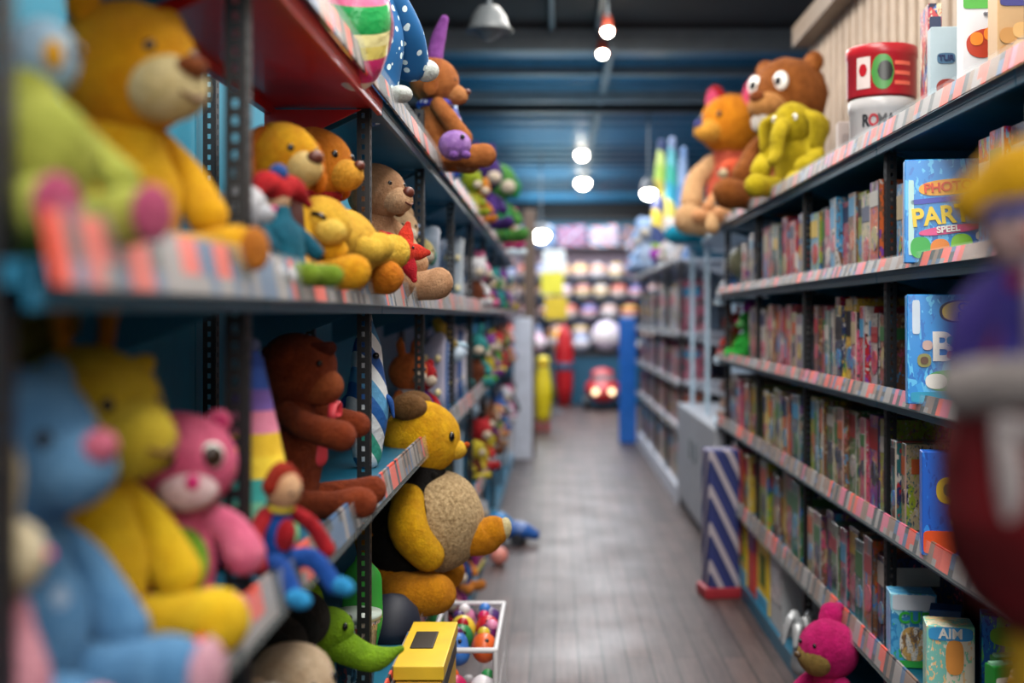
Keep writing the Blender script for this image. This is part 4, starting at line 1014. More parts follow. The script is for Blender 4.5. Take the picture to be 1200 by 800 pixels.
# --- under the lowest board: yellow cartons on the base deck
rnd = random.Random(5)
i = 0
for (yy, w, c) in ((6.75, .24, 'o'), (6.42, .3, 'y'), (6.1, .22, 'r'), (5.78, .3, 'y'), (5.42, .3, 'g')):
    t = thing('display_carton', {0: 'orange-red display carton nearest the striped column under the lowest blue rail', 1: 'yellow carton with green bars and cyan foot beside the striped column', 2: 'purple and orange carton between the two yellow ones under the lowest rail',
              3: 'yellow carton with dark green bars next to the silver toy', 4: 'white and silver carton on the base deck behind the magenta monkey'}[i], 'carton', (XR + .12, yy, .082), 0, 'cartons on the base deck of the games rack')
    col = {'o': '#dd5a28', 'y': '#f0cb1e', 'r': '#c84a3c', 'g': '#b8bcc0'}[c]
    Bx('carton', (0, 0, .165), (.17, w, .33), plain(col, .45), t)
    if c == 'y':
        for k in range(4): Bx('bar', (-.0865, -.07 + .04 * k, .19), (.003, .018, .15), plain('#4a8a2c' if i == 1 else '#3c5a24', .5), t, bev=0)
        Bx('foot_band', (-.0865, 0, .035), (.003, w - .004, .07), plain('#2aa2d0', .4), t, bev=0)
    elif c == 'r':
        Bx('purple_top', (-.0865, 0, .27), (.003, w - .004, .1), plain('#7a2468', .45), t, bev=0)
        Bx('red_bar', (-.0865, -.03, .12), (.003, .06, .18), plain('#d8381c', .45), t, bev=0)
    elif c == 'o':
        Bx('pale_foot', (-.0865, 0, .05), (.003, w - .004, .1), plain('#d8c8b8', .45), t, bev=0)
    else:
        Bx('print_panel', (-.0865, 0, .2), (.003, w * .8, .16), printed('#c8c8cc', ['#5a6068', '#8a9098', '#f0f0f0'], 71, 30, .5), t, bev=0)
    i += 1
t = thing('silver_bow_toy', 'crumpled silver-white toy beside the magenta monkey on the base deck', 'toy', (XR + .02, 4.78, .082))
bm = bmesh.new()
for k in range(9):
    a = 2 * PI * k / 9
    add_loft(bm, [(0, 0, .12), (.05 * math.cos(a), .05 * math.sin(a), .19 + .03 * (k % 2)), (.085 * math.cos(a), .085 * math.sin(a), .12)], [.014, .022, .010], 10, (1, .5))
obj('bow', bm, plain('#b8bcc0', .3, metal=.3, key='silver_foil'), t)
Lf('stalk', [(0, 0, .02), (0, 0, .13)], [.045, .03], plain('#8a8e94', .4), t)
MG = m_('#cf1a72', '#a80f58')
t = teddy('magenta_monkey_plush', 'magenta monkey plush with olive-tan face poking out below the lowest shelf', 'plush toy', (.90, 3.93, .085), R(118), .46, MG, muz=m_('#a08448', '#7e6432'), ears='none', hs=1.0, mz=(.165, .10, .13), mzo=(.12, -.04), body_m=m_('#d8246c', '#b01254'), eyes='none', bw=.8)
for hd in [c for c in t.children if c.name.startswith('head')]:
    eye(hd, (-.035, .088, .03), .008); eye(hd, (.035, .088, .03), .008)
    Lf('hood_ear', [(.03, -.03, .07), (.04, -.05, .11), (.045, -.08, .12)], [.04, .04, .022], MG, hd, (1, .6))
    E('nose', (0, .128, .0), (.014, .01, .01), plain('#4a3418', .5), hd)
# ================================================================== on top of the games rack
T1 = RS[0]
BB = m_('#9a5a26', '#7a4014')
t = teddy('big_brown_bear_plush', 'big brown bear plush with huge white eyes on top of the games rack', 'plush toy', (1.17, 6.0, T1), R(132), .80, BB, muz=m_('#c88c50', '#a8703a'), nose=m_('#8a4a24', '#6a3214'), inner=m_('#b8703a', '#945424'), eyes='white', hs=1.12, hw=1.02,
          mz=(.115, .12, .085), mzo=(.17, -.085), iris='#181820', nz=(.045, .03, .035))
for hd in [c for c in t.children if c.name.startswith('head')]:
    Lf('tongue', [(-.02, .22, -.15), (0, .225, -.18), (.02, .22, -.15)], [.03, .035, .03], m_('#c8c0b8', '#a8a098'), hd)
    Lf('bow', [(-.13, .05, -.17), (-.19, .05, -.20), (-.21, .05, -.17)], [.02, .035, .03], m_('#a81c24', '#7c1018'), hd)
YG = m_('#c4ac1c', '#a08a10')
t = thing('yellow_elephant_plush', 'mustard yellow elephant plush sitting before the big brown bear', 'plush toy', (1.10, 5.42, T1), R(140))
t.scale = (1, 1, 1)
Lf('body', [(0, 0, .09), (0, 0, .2), (0, 0, .28)], [.10, .11, .07], YG, t, n=24, am=.005)
hd = E('head', (0, .04, .33), (.095, .095, .10), YG, t, am=.004)
Lf('trunk', [(0, .07, -.01), (0, .13, -.06), (.0, .14, -.14), (0, .18, -.18)], [.042, .036, .03, .024], m_('#ccb424', '#a89214'), hd)
for s_ in (-1, 1):
    Lf('ear', [(s_ * .06, -.01, .05), (s_ * .13, 0, .0), (s_ * .13, .02, -.09)], [.04, .07, .05], YG, hd, (.45, 1), up=(0, 1, 0))
    eye(hd, (s_ * .05, .075, .02), .014, 'white')
    Lf('leg', [(s_ * .06, .05, .05), (s_ * .09, .14, .05), (s_ * .1, .19, .05)], [.05, .048, .054], m_('#d0b820', '#b09c14'), t)
    Lf('arm', [(s_ * .07, .02, .24), (s_ * .13, .07, .17), (s_ * .11, .14, .12)], [.04, .042, .045], m_('#d0b820', '#b09c14'), t)
OR = m_('#e8921e', '#c46c0c')
t = teddy('orange_mouse_plush', 'orange animal plush with big pink-red ears on top of the games rack', 'plush toy', (1.19, 8.05, T1), R(160), 1.04, OR, muz=m_('#efae48', '#dc922c'), nose=m_('#5a5a9c', '#40407c'), ears='none', hs=.95, mz=(.1, .12, .08), mzo=(.18, -.06),
          eyes='bead', body_m=m_('#e06a50', '#bc4a34'), limb_m=m_('#e8b888', '#cc9864'), bw=.8, head_off=(0, 0, .04), head_rot=(0, 0, R(-38)))
for hd in [c for c in t.children if c.name.startswith('head')]:
    for s_ in (-1, 1):
        e = E('ear', (s_ * .19, -.03, .17), (.10, .05, .14), m_('#c4242c', '#8e141c'), hd, (0, s_ * .35, 0)); E('inner_ear', (0, .025, 0), (.075, .032, .11), m_('#ee5a80', '#d03c64'), e)
t = teddy('rust_doll', 'soft doll in red and teal clothes with pale legs dangling over the rail', 'doll', (1.04, 7.0, T1), R(120), .50, m_('#e2603c', '#b84024'), muz=m_('#e8d4b0', '#ceb88e'), ears='none', body_m=m_('#16566c', '#0e3e50'), limb_m=m_('#e6a878', '#cc8a58'), hs=.7, nose=m_('#d42c30'))
Lf('long_leg', [(-.05, .12, .06), (-.08, .2, .02), (-.1, .22, -.03)], [.04, .036, .04], m_('#e6b888', '#cc9a68'), t)
t = thing('lime_round_plush', 'olive-lime round cushion plush at the rail under the mustard elephant', 'plush toy', (1.045, 6.55, T1 + .11))
E('body', (0, 0, 0), (.08, .11, .115), m_('#9aa01e', '#7a8010'), t, am=.004); Lf('strap', [(-.06, -.06, -.1), (-.085, -.02, 0), (-.06, .02, .1)], [.014] * 3, m_('#3c4a28'), t)
for s_ in (-1, 1): eye(t, (-.03 + s_ * .03, -.105, .03), .012)
t = teddy('teal_doll', 'turquoise blue plush next to the orange mouse-eared toy', 'plush toy', (1.13, 8.75, T1), R(115), .66, m_('#1c9ab8', '#107a98'), muz=m_('#d8b094', '#bc9074'), nose=HOT, ears='round', body_m=m_('#2aa8c0', '#1684a0'))
t = teddy('white_blue_doll', 'small white and sky blue doll standing at the very end of the top shelf', 'doll', (1.10, 9.1, T1), R(115), .44, m_('#dfe4ee', '#b8c4d8'), muz=m_('#e0b494', '#c49474'), nose=HOT, ears='none', body_m=m_('#5cc0dc', '#38a0c0'), hs=.7)
# tins and food boxes
t = thing('red_tin', 'red round tin with green oval and black print stacked on the white tin', 'tin', (1.10, 4.02, T1 + .193))
t.scale = (1, 1, 1.3)
bm = bmesh.new(); add_lathe(bm, [(.001, 0), (.112, 0), (.114, .004), (.114, .10), (.118, .104), (.118, .128), (.114, .131), (.001, .131)], 48); obj('tin', bm, plain('#b01c28', .3, key='tin_red'), t)
def on_drum(parent, name, r, ang, z, w, h, m, roundness=1.0, dr=.0012):
    bm = bmesh.new(); n = 10; rows = []
    for i in range(n + 1):
        u = -1 + 2 * i / n
        hh = h / 2 * (math.sqrt(max(0, 1 - u * u * roundness)) if roundness else 1)
        a = ang + u * w / 2 / r
        rows.append([bm.verts.new(((r + dr) * math.cos(a), (r + dr) * math.sin(a), z + s * hh)) for s in (-1, 1)])
    for a, b in zip(rows, rows[1:]):
        bm.faces.new((a[0], b[0], b[1], a[1]))
    return obj(name, bm, m, parent, True)
A0 = R(-112)
on_drum(t, 'green_oval', .114, A0 + .15, .058, .075, .09, plain('#3c8a34', .35), dr=.0015); on_drum(t, 'black_lens', .114, A0 + .22, .06, .05, .05, plain('#0e1610', .3), dr=.003)
on_drum(t, 'white_badge', .114, A0 - .42, .058, .05, .08, plain('#d8c8c4', .35), 0, .0015); on_drum(t, 'red_dot', .114, A0 - .42, .065, .03, .032, plain('#b01c28', .3, key='tin_red'), 1, .003)
for k in range(3): on_drum(t, 'stripe', .114, A0 + .75, .03 + .025 * k, .06, .01, plain('#e0604c', .35), 0, .0015)
t = thing('white_tin', 'white round tin with dark lettering under the red tin', 'tin', (1.10, 4.02, T1))
t.scale = (1, 1, 1.3)
bm = bmesh.new(); add_lathe(bm, [(.001, 0), (.104, 0), (.106, .004), (.106, .112), (.110, .116), (.110, .142), (.106, .146), (.001, .146)], 48); obj('tin', bm, plain('#c4c2c2', .3, key='tin_white'), t)
for k, ch in enumerate('ROMA'):
    a = A0 - .38 + k * .26
    text(ch, .042, plain('#24262c', .4) if k != 1 else plain('#a82430', .4), t, (.1075 * math.cos(a), .1075 * math.sin(a), .085), (PI / 2, 0, a + PI / 2), name='letter')
on_drum(t, 'teal_wave', .106, A0, .03, .17, .03, plain('#5c8a94', .35), .8)
t = cover_box('white_folded_box', 'plain white upright box between the mustard elephant and the white tin', (1.10, 4.47, T1), R(-6), .085, .07, .19, plain('#b9aaa4', .5), 1, 'box'); plate(t, 'print_panel', 0, .09, .06, .11, plain('#9a8c88', .5), -.0355, .2)
t = cover_box('patterned_tall_box', 'tall narrow box with dark comic-style pattern beside the pale noodle box', (1.14, 3.62, T1), R(-6), .04, .12, .40, printed('#b8444c', ['#1c2440', '#d8c4a0', '#3a6ab0', '#d84c3c', '#e8e0d0'], 73, 26, .5), 2, 'box')
plate(t, 'print_panel', 0, .31, .035, .1, plain('#203050', .4), -.061, .2); plate(t, 'print_panel', 0, .1, .035, .08, plain('#c83c44', .4), -.061, .2)
t = cover_box('pale_noodle_box', 'slim pale blue-grey box with round red food picture', (1.115, 3.42, T1), R(-6), .085, .05, .29, plain('#a9bcc4', .4), 3, 'food box')
plate(t, 'title_panel', 0, .2, .05, .03, plain('#3c6484', .4), -.026, .6); plate(t, 'red_food_picture', .004, .115, .062, .052, plain('#8e2418', .45), -.026, 1); plate(t, 'orange_centre', .006, .117, .03, .025, plain('#c8502c', .45), -.028, 1)
text('TUR', .022, NV, t, (0, -.0285, .2), UP)
t = cover_box('white_food_box', 'white food box with green top and red-orange bowl picture', (1.12, 3.10, T1), R(-6), .135, .06, .33, plain('#dcdce0', .35), 4, 'food box')
plate(t, 'green_top_panel', 0, .292, .13, .068, plain('#4caa3c', .4), -.0305, .1); text('TABULE', .032, plain('#1c5a24', .4), t, (0, -.033, .295), UP)
plate(t, 'bowl_picture', 0, .17, .115, .075, plain('#b83418', .45), -.0305, 1, .15)
for cx, cz in ((-.032, .18), (.002, .192), (.036, .20)): plate(t, 'dumpling', cx, cz, .032, .034, ORG if cx else plain('#f0702c', .4), -.032, 1)
text('easy', .018, plain('#8a8a94', .4), t, (0, -.033, .245), UP)
t = cover_box('cookie_box', 'box with pale golden cookie picture at the picture edge of the top shelf', (1.12, 2.86, T1), R(-4), .14, .08, .26, plain('#c8a070', .45), 5, 'food box')
for k in range(7): plate(t, 'cookie', -.045 + .03 * (k % 4), .09 + .04 * (k // 4) + .012 * (k % 2), .042, .038, plain('#dfae6c' if k % 2 else '#c98f4c', .6), -.041 - .001 * (k % 3), 1)
plate(t, 'violet_band', 0, .225, .13, .05, plain('#3c3c80', .4), -.041, .2)
t = cover_box('blue_white_box', 'tall blue and white box standing behind the pale noodle box', (1.26, 3.46, T1), R(-5), .13, .06, .42, plain('#3c8ac8', .4), 6, 'box'); plate(t, 'red_panel', .03, .36, .05, .1, plain('#c02c34', .4), -.031, .2); plate(t, 'white_panel', -.04, .3, .04, .2, plain('#d8d4d0', .4), -.031, .2)
# ================================================================== hanging jester close to the lens
t = thing('hanging_jester_plush', 'big blurred jester plush in purple, white and dark red hanging close by', 'plush toy', (.400, .92, 0), R(170))
hk = Lf('hanger_loop', [(0, 0, 1.63), (.02, -.02, 1.66), (0, -.03, 1.69), (-.02, -.02, 1.66), (0, 0, 1.63)], [.004] * 5, plain('#a87c20', .5), t, n=8)
hd = E('head', (.035, 0, 1.565), (.034, .034, .035), m_('#c8a8a0', '#a88884'), t); eye(hd, (.012, .03, .004), .005); eye(hd, (-.012, .03, .004), .005); E('nose', (0, .035, -.006), (.007, .006, .007), m_('#b01c20'), hd)
Lf('hat', [(.07, 0, 1.588), (.04, 0, 1.602), (.01, -.01, 1.606), (-.02, 0, 1.59)], [.022, .034, .03, .016], m_('#c8980e', '#a87808'), t)
Lf('blue_hat_band', [(.005, .01, 1.58), (.035, .02, 1.58), (.065, .01, 1.58)], [.012, .014, .012], m_('#1c3a8c', '#102866'), t)
scarf(t, .3, m_('#8e0c18', '#6a0610'), 5.08, .15)
Lf('jacket', [(0, 0, 1.46), (.0, 0, 1.495), (0, 0, 1.53)], [.08, .066, .05], m_('#2c2478', '#1c1658'), t, n=24, am=.003)
Lf('jacket_panel', [(.02, .06, 1.46), (.02, .055, 1.50), (.02, .03, 1.535)], [.028, .026, .022], m_('#a89ca8', '#8a7e8c'), t)
for s_ in (-1, 1):
    Lf('sleeve', [(s_ * .04, 0, 1.53), (s_ * .07, .01, 1.50), (s_ * .085, .02, 1.465)], [.02, .022, .018], m_('#30246c', '#201850'), t)
Lf('white_trim', [(-.08, .02, 1.445), (-.03, .07, 1.47), (.02, .07, 1.455), (.085, .03, 1.445)], [.02, .022, .02, .022], m_('#8f8886', '#716a68'), t)
bm = bmesh.new(); add_loft(bm, [(0, 0, 1.345), (0, 0, 1.39), (0, 0, 1.44)], [.102, .10, .088], 32, (1, .8)); bm.normal_update(); lump(bm, .006, 14, 8)
sk = obj('skirt', bm, m_('#6c0410', '#480208'), t)
Lf('white_motif', [(.062, .056, 1.42), (.058, .062, 1.38), (.056, .060, 1.345)], [.009, .011, .008], m_('#b0a8a8', '#908888'), sk)
Lf('white_motif', [(.035, .070, 1.415), (.062, .058, 1.42)], [.008, .008], m_('#b0a8a8', '#908888'), sk)
for s_ in (-1, 1):
    Lf('leg', [(s_ * .03, 0, 1.29), (s_ * .03, .01, 1.25), (s_ * .032, .02, 1.2)], [.024, .022, .022], m_('#b08a1c', '#8a6810') if s_ > 0 else m_('#24246c', '#16164c'), t)
# the peg it hangs from
o = thing('hanging_hook', 'long steel display hook carrying the jester plush', 'hook', (0, 0, 0))
Lf('rod', [(.402, .95, 1.695), (.7, .95, 1.73), (1.45, .95, 1.76)], [.005] * 3, GREYM, o, n=8)
Lf('tip', [(.402, .95, 1.695), (.385, .95, 1.72)], [.006, .006], GREYM, o, n=8)
# ================================================================== far end of the aisle
t = thing('ball_rack', 'tall dark rack on the blue back wall holding rows of play balls', 'rack', (0, 0, 0))
for i, z in enumerate((1.02, 1.40, 1.78, 2.13, 2.72)):
    Bx('rack_shelf', (.55, 21.75, z), (3.3, .5, .04), plain('#123a52', .5, key='rack_blue') if i < 4 else BLACKM, t)
Bx('back_panel', (.55, 21.99, 1.9), (3.3, .03, 1.8), plain('#b4a4b8', .6, key='mauve_panel'), t)
for x in (-1.1, 2.2): Bx('upright', (x, 21.95, 1.4), (.05, .06, 2.8), BLACKM, t)
BC = [('#d8d0d8', 'white'), ('#e2b8a8', 'peach'), ('#c8c0dc', 'lilac'), ('#d85a48', 'red'), ('#e2c070', 'yellow'), ('#d890a8', 'pink'), ('#5a84c4', 'blue'), ('#e08a3c', 'orange')]
rowsB = ((2.15, .158, 10, [6, 1, 0, 4, 1, 0, 4, 2]), (1.80, .158, 10, [2, 1, 0, 1, 4, 4, 1, 5]), (1.42, .165, 9, [5, 0, 7, 1, 5, 0, 3, 6]), (1.04, .17, 8, [3, 0, 7, 2, 0, 6, 1]))
rown = ['highest', 'second', 'third', 'lowest']
for r_i, (z, r, n, seq) in enumerate(rowsB):
    for k in range(n):
        c, cn = BC[seq[k % len(seq)]]
        x = -.85 + k * (2.95 / (n - 1)) + .05 * (r_i % 2)
        pn = BC[seq[(k - 1) % len(seq)]][1] if k else None; nn = BC[seq[(k + 1) % len(seq)]][1]
        o = thing('play_ball', '%s play ball %s, %s row of the ball rack' % (cn, ('beside a %s and a %s one' % (pn, nn)) if pn else 'at the pillar end of its row', rown[r_i]), 'ball', (x, 21.66, z + r), random.random(), 'play balls on the back rack')
        bm = bmesh.new(); add_ell(bm, (0, 0, 0), (r, r, r), seg=24, rings=16)
        obj('ball', bm, bands([c, '#e8e0dc', c, BC[(k * 3 + r_i) % 8][0], c], 2, .3), o)
        E('valve', (0, -r, 0), (.012, .004, .012), BLACK, o, seg=10)
# banners standing on the rack
for i, (c, c2, cn) in enumerate((('#24508c', '#c890a4', 'blue and rose'), ('#3c7ab0', '#c8c4c8', 'sky and white'), ('#a8545c', '#5a7ca8', 'red and blue'), ('#b8bcc8', '#c85c64', 'white and red'), ('#5a4a58', '#b8866c', 'brown and tan'), ('#7a8cb8', '#dca07c', 'periwinkle and peach'))):
    o = thing('folded_kite', '%s folded kite standing slanted above the ball rack' % cn, 'kite', (-.85 + .58 * i, 21.72, 2.745), 0, 'kites above the ball rack')
    Bx('sail', (0, 0, .20), (.52, .04, .38), bands([c, c2, c, '#2c4a78'], 2, .5, .9, scale=2.0), o, (0, R(-6), 0))
    Lf('spar', [(-.2, -.03, .02), (0, -.03, .2), (.2, -.03, .37)], [.008] * 3, WHITEP, o, n=8)
def soft_ball(name, label, px, py, Y, r, c, cat='ball', c2=None, sz=(1, 1, 1)):
    p = at(px, py, Y)
    o = thing(name, label, cat, p); E('ball', (0, 0, 0), (r * sz[0], r * sz[1], r * sz[2]), bands([c, c2 or c, c], 2, .25), o); E('valve', (0, -r * sz[1], 0), (.01, .004, .01), BLACK, o, seg=8)
    return o
# net bin of big balls before the rack
t = thing('ball_bin', 'dark blue floor bin heaped with big balls before the back wall', 'bin', (.55, 20.6, 0))
Bx('bin_body', (0, 0, .42), (1.9, .9, .84), plain('#145a78', .5, key='bin_teal'), t, bev=.02); Bx('rim', (0, 0, .85), (1.96, .96, .05), BLACKM, t)
for px, py, r, c, cn in ((711, 380, .27, '#d4c8dc', 'very large pale lilac'), (655, 386, .19, '#e8a83c', 'orange-yellow'), (681, 402, .15, '#8c9cbc', 'grey-blue'), (739, 408, .13, '#3c9c6c', 'green'), (629, 375, .16, '#dcb4cc', 'pale pink'), (757, 375, .14, '#6c94b4', 'slate blue')):
    Yb = 20.5
    p = at(px, py, Yb); p.z = .875 + r
    o = thing('large_play_ball', '%s ball heaped in the floor bin before the back wall' % cn, 'ball', p, 0, 'big balls in the floor bin')
    E('ball', (0, 0, 0), (r, r, r), bands([c, '#e0d8dc', c], 2, .25), o); E('valve', (0, -r, 0), (.015, .005, .015), BLACK, o, seg=8)
t = thing('red_skittle', 'tall red skittle-shaped toy standing before the floor bin', 'toy', (.16, 19.9, 0))
bm = bmesh.new(); add_lathe(bm, [(.001, 0), (.1, 0), (.14, .3), (.15, .9), (.11, 1.2), (.06, 1.3), (.001, 1.36)], 28); obj('body', bm, plain('#c41c24', .35, key='skittle_red'), t)
bm = bmesh.new(); add_lathe(bm, [(.155, .6), (.158, .62), (.158, .7), (.155, .72), (.15, .66)], 28); obj('band', bm, plain('#1c5c7c', .4), t)
def ride_car(name, label, x, Y, z, s, c, glow, rz=0):
    """small round ride-on car: body, roof, four wheels, two lamps, windscreen"""
    t = thing(name, label, 'toy car', (x, Y, z), rz)
    bm = bmesh.new()
    add_loft(bm, [(0, -.36 * s, .26 * s), (0, -.1 * s, .31 * s), (0, .2 * s, .31 * s), (0, .4 * s, .26 * s)], [.15 * s, .2 * s, .2 * s, .15 * s], 24, (1.4, .95))
    obj('body', bm, c, t)
    Lf('roof', [(0, -.1 * s, .48 * s), (0, .05 * s, .56 * s), (0, .22 * s, .48 * s)], [.11 * s, .13 * s, .1 * s], c, t, (1.45, .7))
    Bx('windscreen', (0, -.2 * s, .49 * s), (.3 * s, .03 * s, .14 * s), plain('#24303c', .1), t, (R(-28), 0, 0), .01)
    for sx in (-1, 1):
        for yy in (-.24, .25):
            bm = bmesh.new(); bmesh.ops.create_cone(bm, segments=24, radius1=.115 * s, radius2=.115 * s, depth=.09 * s, cap_ends=True, matrix=Matrix.Rotation(PI / 2, 4, 'Y'))
            w = obj('wheel', bm, plain('#181818', .6), t, False, (sx * .25 * s, yy * s, .115 * s))
            E('hubcap', (sx * .045 * s, 0, 0), (.012 * s, .05 * s, .05 * s), plain('#c8ccd0', .3, metal=.5), w, seg=14)
        E('headlamp', (sx * .13 * s, -.50 * s, .3 * s), (.05 * s, .03 * s, .05 * s), glow, t)
    return t
ride_car('red_ride_on_car', 'small red ride-on car with lit headlamps parked before the back wall', (706 - 650) / F * 19.4, 19.4, 0, 1.0, plain('#c42a2c', .3, key='car_red'), emit('#ffe0b0', 3, 'lamp_glow'))
# yellow tall figure by the pillar
t = thing('yellow_inflatable_figure', 'tall yellow inflatable figure with red feet beside the white end board', 'inflatable toy', (-.15, 15.5, 0))
Y2 = plain('#e8cf1c', .35, key='inflatable_yellow')
Lf('body', [(0, 0, .22), (0, 0, .5), (0, 0, .78)], [.1, .125, .09], Y2, t); hd = E('head', (0, 0, .9), (.09, .09, .085), Y2, t); eye(hd, (.03, -.08, .02), .015); eye(hd, (-.03, -.08, .02), .015)
E('beak', (0, -.095, -.015), (.03, .03, .014), ORG, hd)
for s_ in (-1, 1): Lf('leg', [(s_ * .05, 0, .03), (s_ * .05, 0, .12), (s_ * .05, 0, .22)], [.045, .035, .04], plain('#a83a2c', .4), t); Lf('wing', [(s_ * .1, 0, .62), (s_ * .14, -.02, .5), (s_ * .13, -.02, .4)], [.03, .04, .02], plain('#3c4a20', .5) if s_ > 0 else Y2, t)
t = thing('yellow_banner_display', 'yellow and white hanging banners column between the pillar and the ball rack', 'banner', (-.02, 18.5, 0))
for i, (c, z0) in enumerate((('#e6dc3c', 2.0), ('#dfe6e8', 2.35), ('#e8c62c', 1.62))): Bx('banner_sheet', (-.02 + .03 * i, 0, z0), (.34, .02, .34), plain(c, .5), t, bev=.004)
Bx('pole', (0, .03, 1.3), (.03, .03, 2.6), GREYM, t); Bx('foot', (0, 0, .015), (.3, .3, .03), GREYM, t)
# ================================================================== striped column, floor toys
t = thing('striped_column', 'waist-high column wrapped in diagonal navy, white and red stripes', 'display column', (.89, 6.42, 0), R(8))
Bx('column', (0, 0, .41), (.17, .17, .76), bands(['#26306c', '#1e2a60', '#a59da6'], 2, .6, .45, scale=3.8), t, bev=.02)
Bx('side_wrap', (.104, .03, .50), (.03, .16, .56), bands(['#7a1c34', '#8e2038', '#d8662c', '#28265c'], 2, .6, .45, scale=2.4), t, bev=.01)
Bx('foot', (-.01, 0, .03), (.20, .19, .06), plain('#98202c', .5, key='foot_red'), t, bev=.012)
o = Bx('blue_bumper', (.945, 7.2, .63), (.05, .3, .05), plain('#3c7ac8', .4), None, bev=.015)
o.location = (.985, 6.95, .44); tag(o, 'blue bumper edge on the lowest shelf end by the striped column', 'bumper')
t = thing('toy_bulldozer', 'blurred bright blue toy vehicle with raised nose on the floor by the plush rack', 'toy car', (-.33, 7.9, 0), R(80))
TB = plain('#1480c4', .35, key='toy_blue'); TBD = plain('#1452a0', .35, key='toy_blue_deep')
bm = bmesh.new(); add_loft(bm, [(0, .16, .07), (0, .05, .08), (0, -.1, .09), (0, -.2, .06)], [.05, .065, .055, .035], 20, (1.5, 1)); obj('body', bm, TBD, t)
Lf('cabin', [(0, .1, .13), (0, .04, .16), (0, -.03, .13)], [.035, .045, .03], TB, t, (1.4, 1))
for sx in (-1, 1):
    for yy in (-.1, .11): 
        bm = bmesh.new(); bmesh.ops.create_cone(bm, segments=18, radius1=.04, radius2=.04, depth=.03, cap_ends=True, matrix=Matrix.Rotation(PI / 2, 4, 'Y')); obj('wheel', bm, plain('#20242c', .6), t, False, (sx * .1, yy, .04))
t = thing('magenta_carton', 'magenta and yellow carton lying on the base deck of the plush rack', 'carton', (-.50, 6.72, .082), R(-4))
Bx('carton', (0, 0, .085), (.17, .3, .12), plain('#8e1c6a', .4, key='carton_magenta'), t); Bx('yellow_base', (0, 0, .014), (.18, .31, .028), plain('#b8b02c', .5), t); Bx('print_panel', (0, -.152, .095), (.12, .004, .06), printed('#a8308c', ['#d85cb0', '#5a1470', '#e0a0c8'], 75, 30), t)
t = thing('pink_floor_ball', 'small salmon pink ball on the floor in front of the blue toy vehicle', 'ball', (-.335, 7.2, .055)); E('ball', (0, 0, 0), (.055,) * 3, plain('#d8887c', .4, key='ball_salmon'), t); E('valve', (0, -.054, 0), (.006,) * 3, BLACK, t, seg=8)
# yellow display bin
t = thing('yellow_display_bin', 'yellow cardboard display bin with black band under the bumblebee bear', 'bin', (-.335, 3.15, -.0))
YB = plain('#d8a81c', .5, key='bin_yellow')
Bx('bin_body', (0, 0, .30), (.115, .42, .60), YB, t); Bx('black_band', (0, 0, .57), (.119, .424, .04), plain('#14120f', .5), t)
Bx('lid', (0, 0, .622), (.125, .43, .035), plain('#e0b828', .45, key='lid_yellow'), t); Bx('orange_front', (.0, -.212, .25), (.1, .004, .5), plain('#c4741c', .5), t)
Bx('slot', (-.01, .02, .641), (.06, .16, .004), plain('#1c1610', .5), t)
# white wire basket with small toys
t = thing('white_wire_basket', 'low white wire dump basket on the floor past the yellow bin', 'basket', (-.272, 3.98, 0))
WB = plain('#cfcfd4', .35, key='white_wire')
for z in (.12, .30, .47):
    for (a, b) in (((-.12, -.30), (.09, -.30)), ((.09, -.30), (.09, .30)), ((.09, .30), (-.12, .30)), ((-.12, .30), (-.12, -.30))):
        Lf('rail', [(a[0], a[1], z), ((a[0] + b[0]) / 2, (a[1] + b[1]) / 2, z), (b[0], b[1], z)], [.009 if z > .4 else .004] * 3, WB, t, n=8)
for a in ((-.12, -.30), (.09, -.30), (.09, .30), (-.12, .30)): Lf('leg', [(a[0], a[1], .01), (a[0], a[1], .25), (a[0], a[1], .47)], [.009] * 3, WB, t, n=8)
for k in range(9): Lf('wire', [(.09, -.26 + .065 * k, .12), (.09, -.26 + .065 * k, .3), (.09, -.26 + .065 * k, .47)], [.0028] * 3, WB, t, n=6)
Bx('bottom', (-.015, 0, .115), (.2, .6, .01), WB, t)
SM = [('#c41c5c', 'cherry pink'), ('#e8e4ec', 'white'), ('#3a7ad0', 'blue'), ('#e0642c', 'orange'), ('#2c8a4c', 'green'), ('#6a1c5c', 'plum'), ('#e0c43c', 'yellow'), ('#b81c2c', 'red'), ('#e08cb4', 'rose'), ('#4a2c6c', 'violet')]
rnd = random.Random(9); used2 = set()
for k in range(20):
    c, cn = SM[k % 10]
    lay = k // 10
    x = -.312 + (k % 2) * .085; yy = 3.74 + (k % 10) // 2 * .115
    z = .125 + .045 + lay * .16 + (.10 if k in (12, 13, 14, 15, 16, 17, 18, 19) else 0)
    r = .042
    lab = '%s egg-shaped toy %s of the white wire basket' % (cn, 'in the upper heap' if lay else 'low in the heap')
    o = thing('small_toy', lab, 'toy', (x, yy, z), rnd.random() * 6, 'small toys heaped in the wire basket', rot=(rnd.uniform(-.5, .5), rnd.uniform(-.5, .5), 0))
    if k % 3 == 0:
        b = Lf('body', [(0, 0, -.02), (0, 0, .02), (0, 0, .05)], [r * .9, r * .8, r * .4], plain(c, .35), o)
    else:
        b = E('body', (0, 0, 0), (r, r * 1.1, r * 1.15), plain(c, .35), o)
    E('cap', (0, 0, r * 1.1), (r * .5,) * 3, plain(SM[(k + 3) % 10][0], .35), o, seg=14); eye(o, (.012, -r * .98, .012), .007)
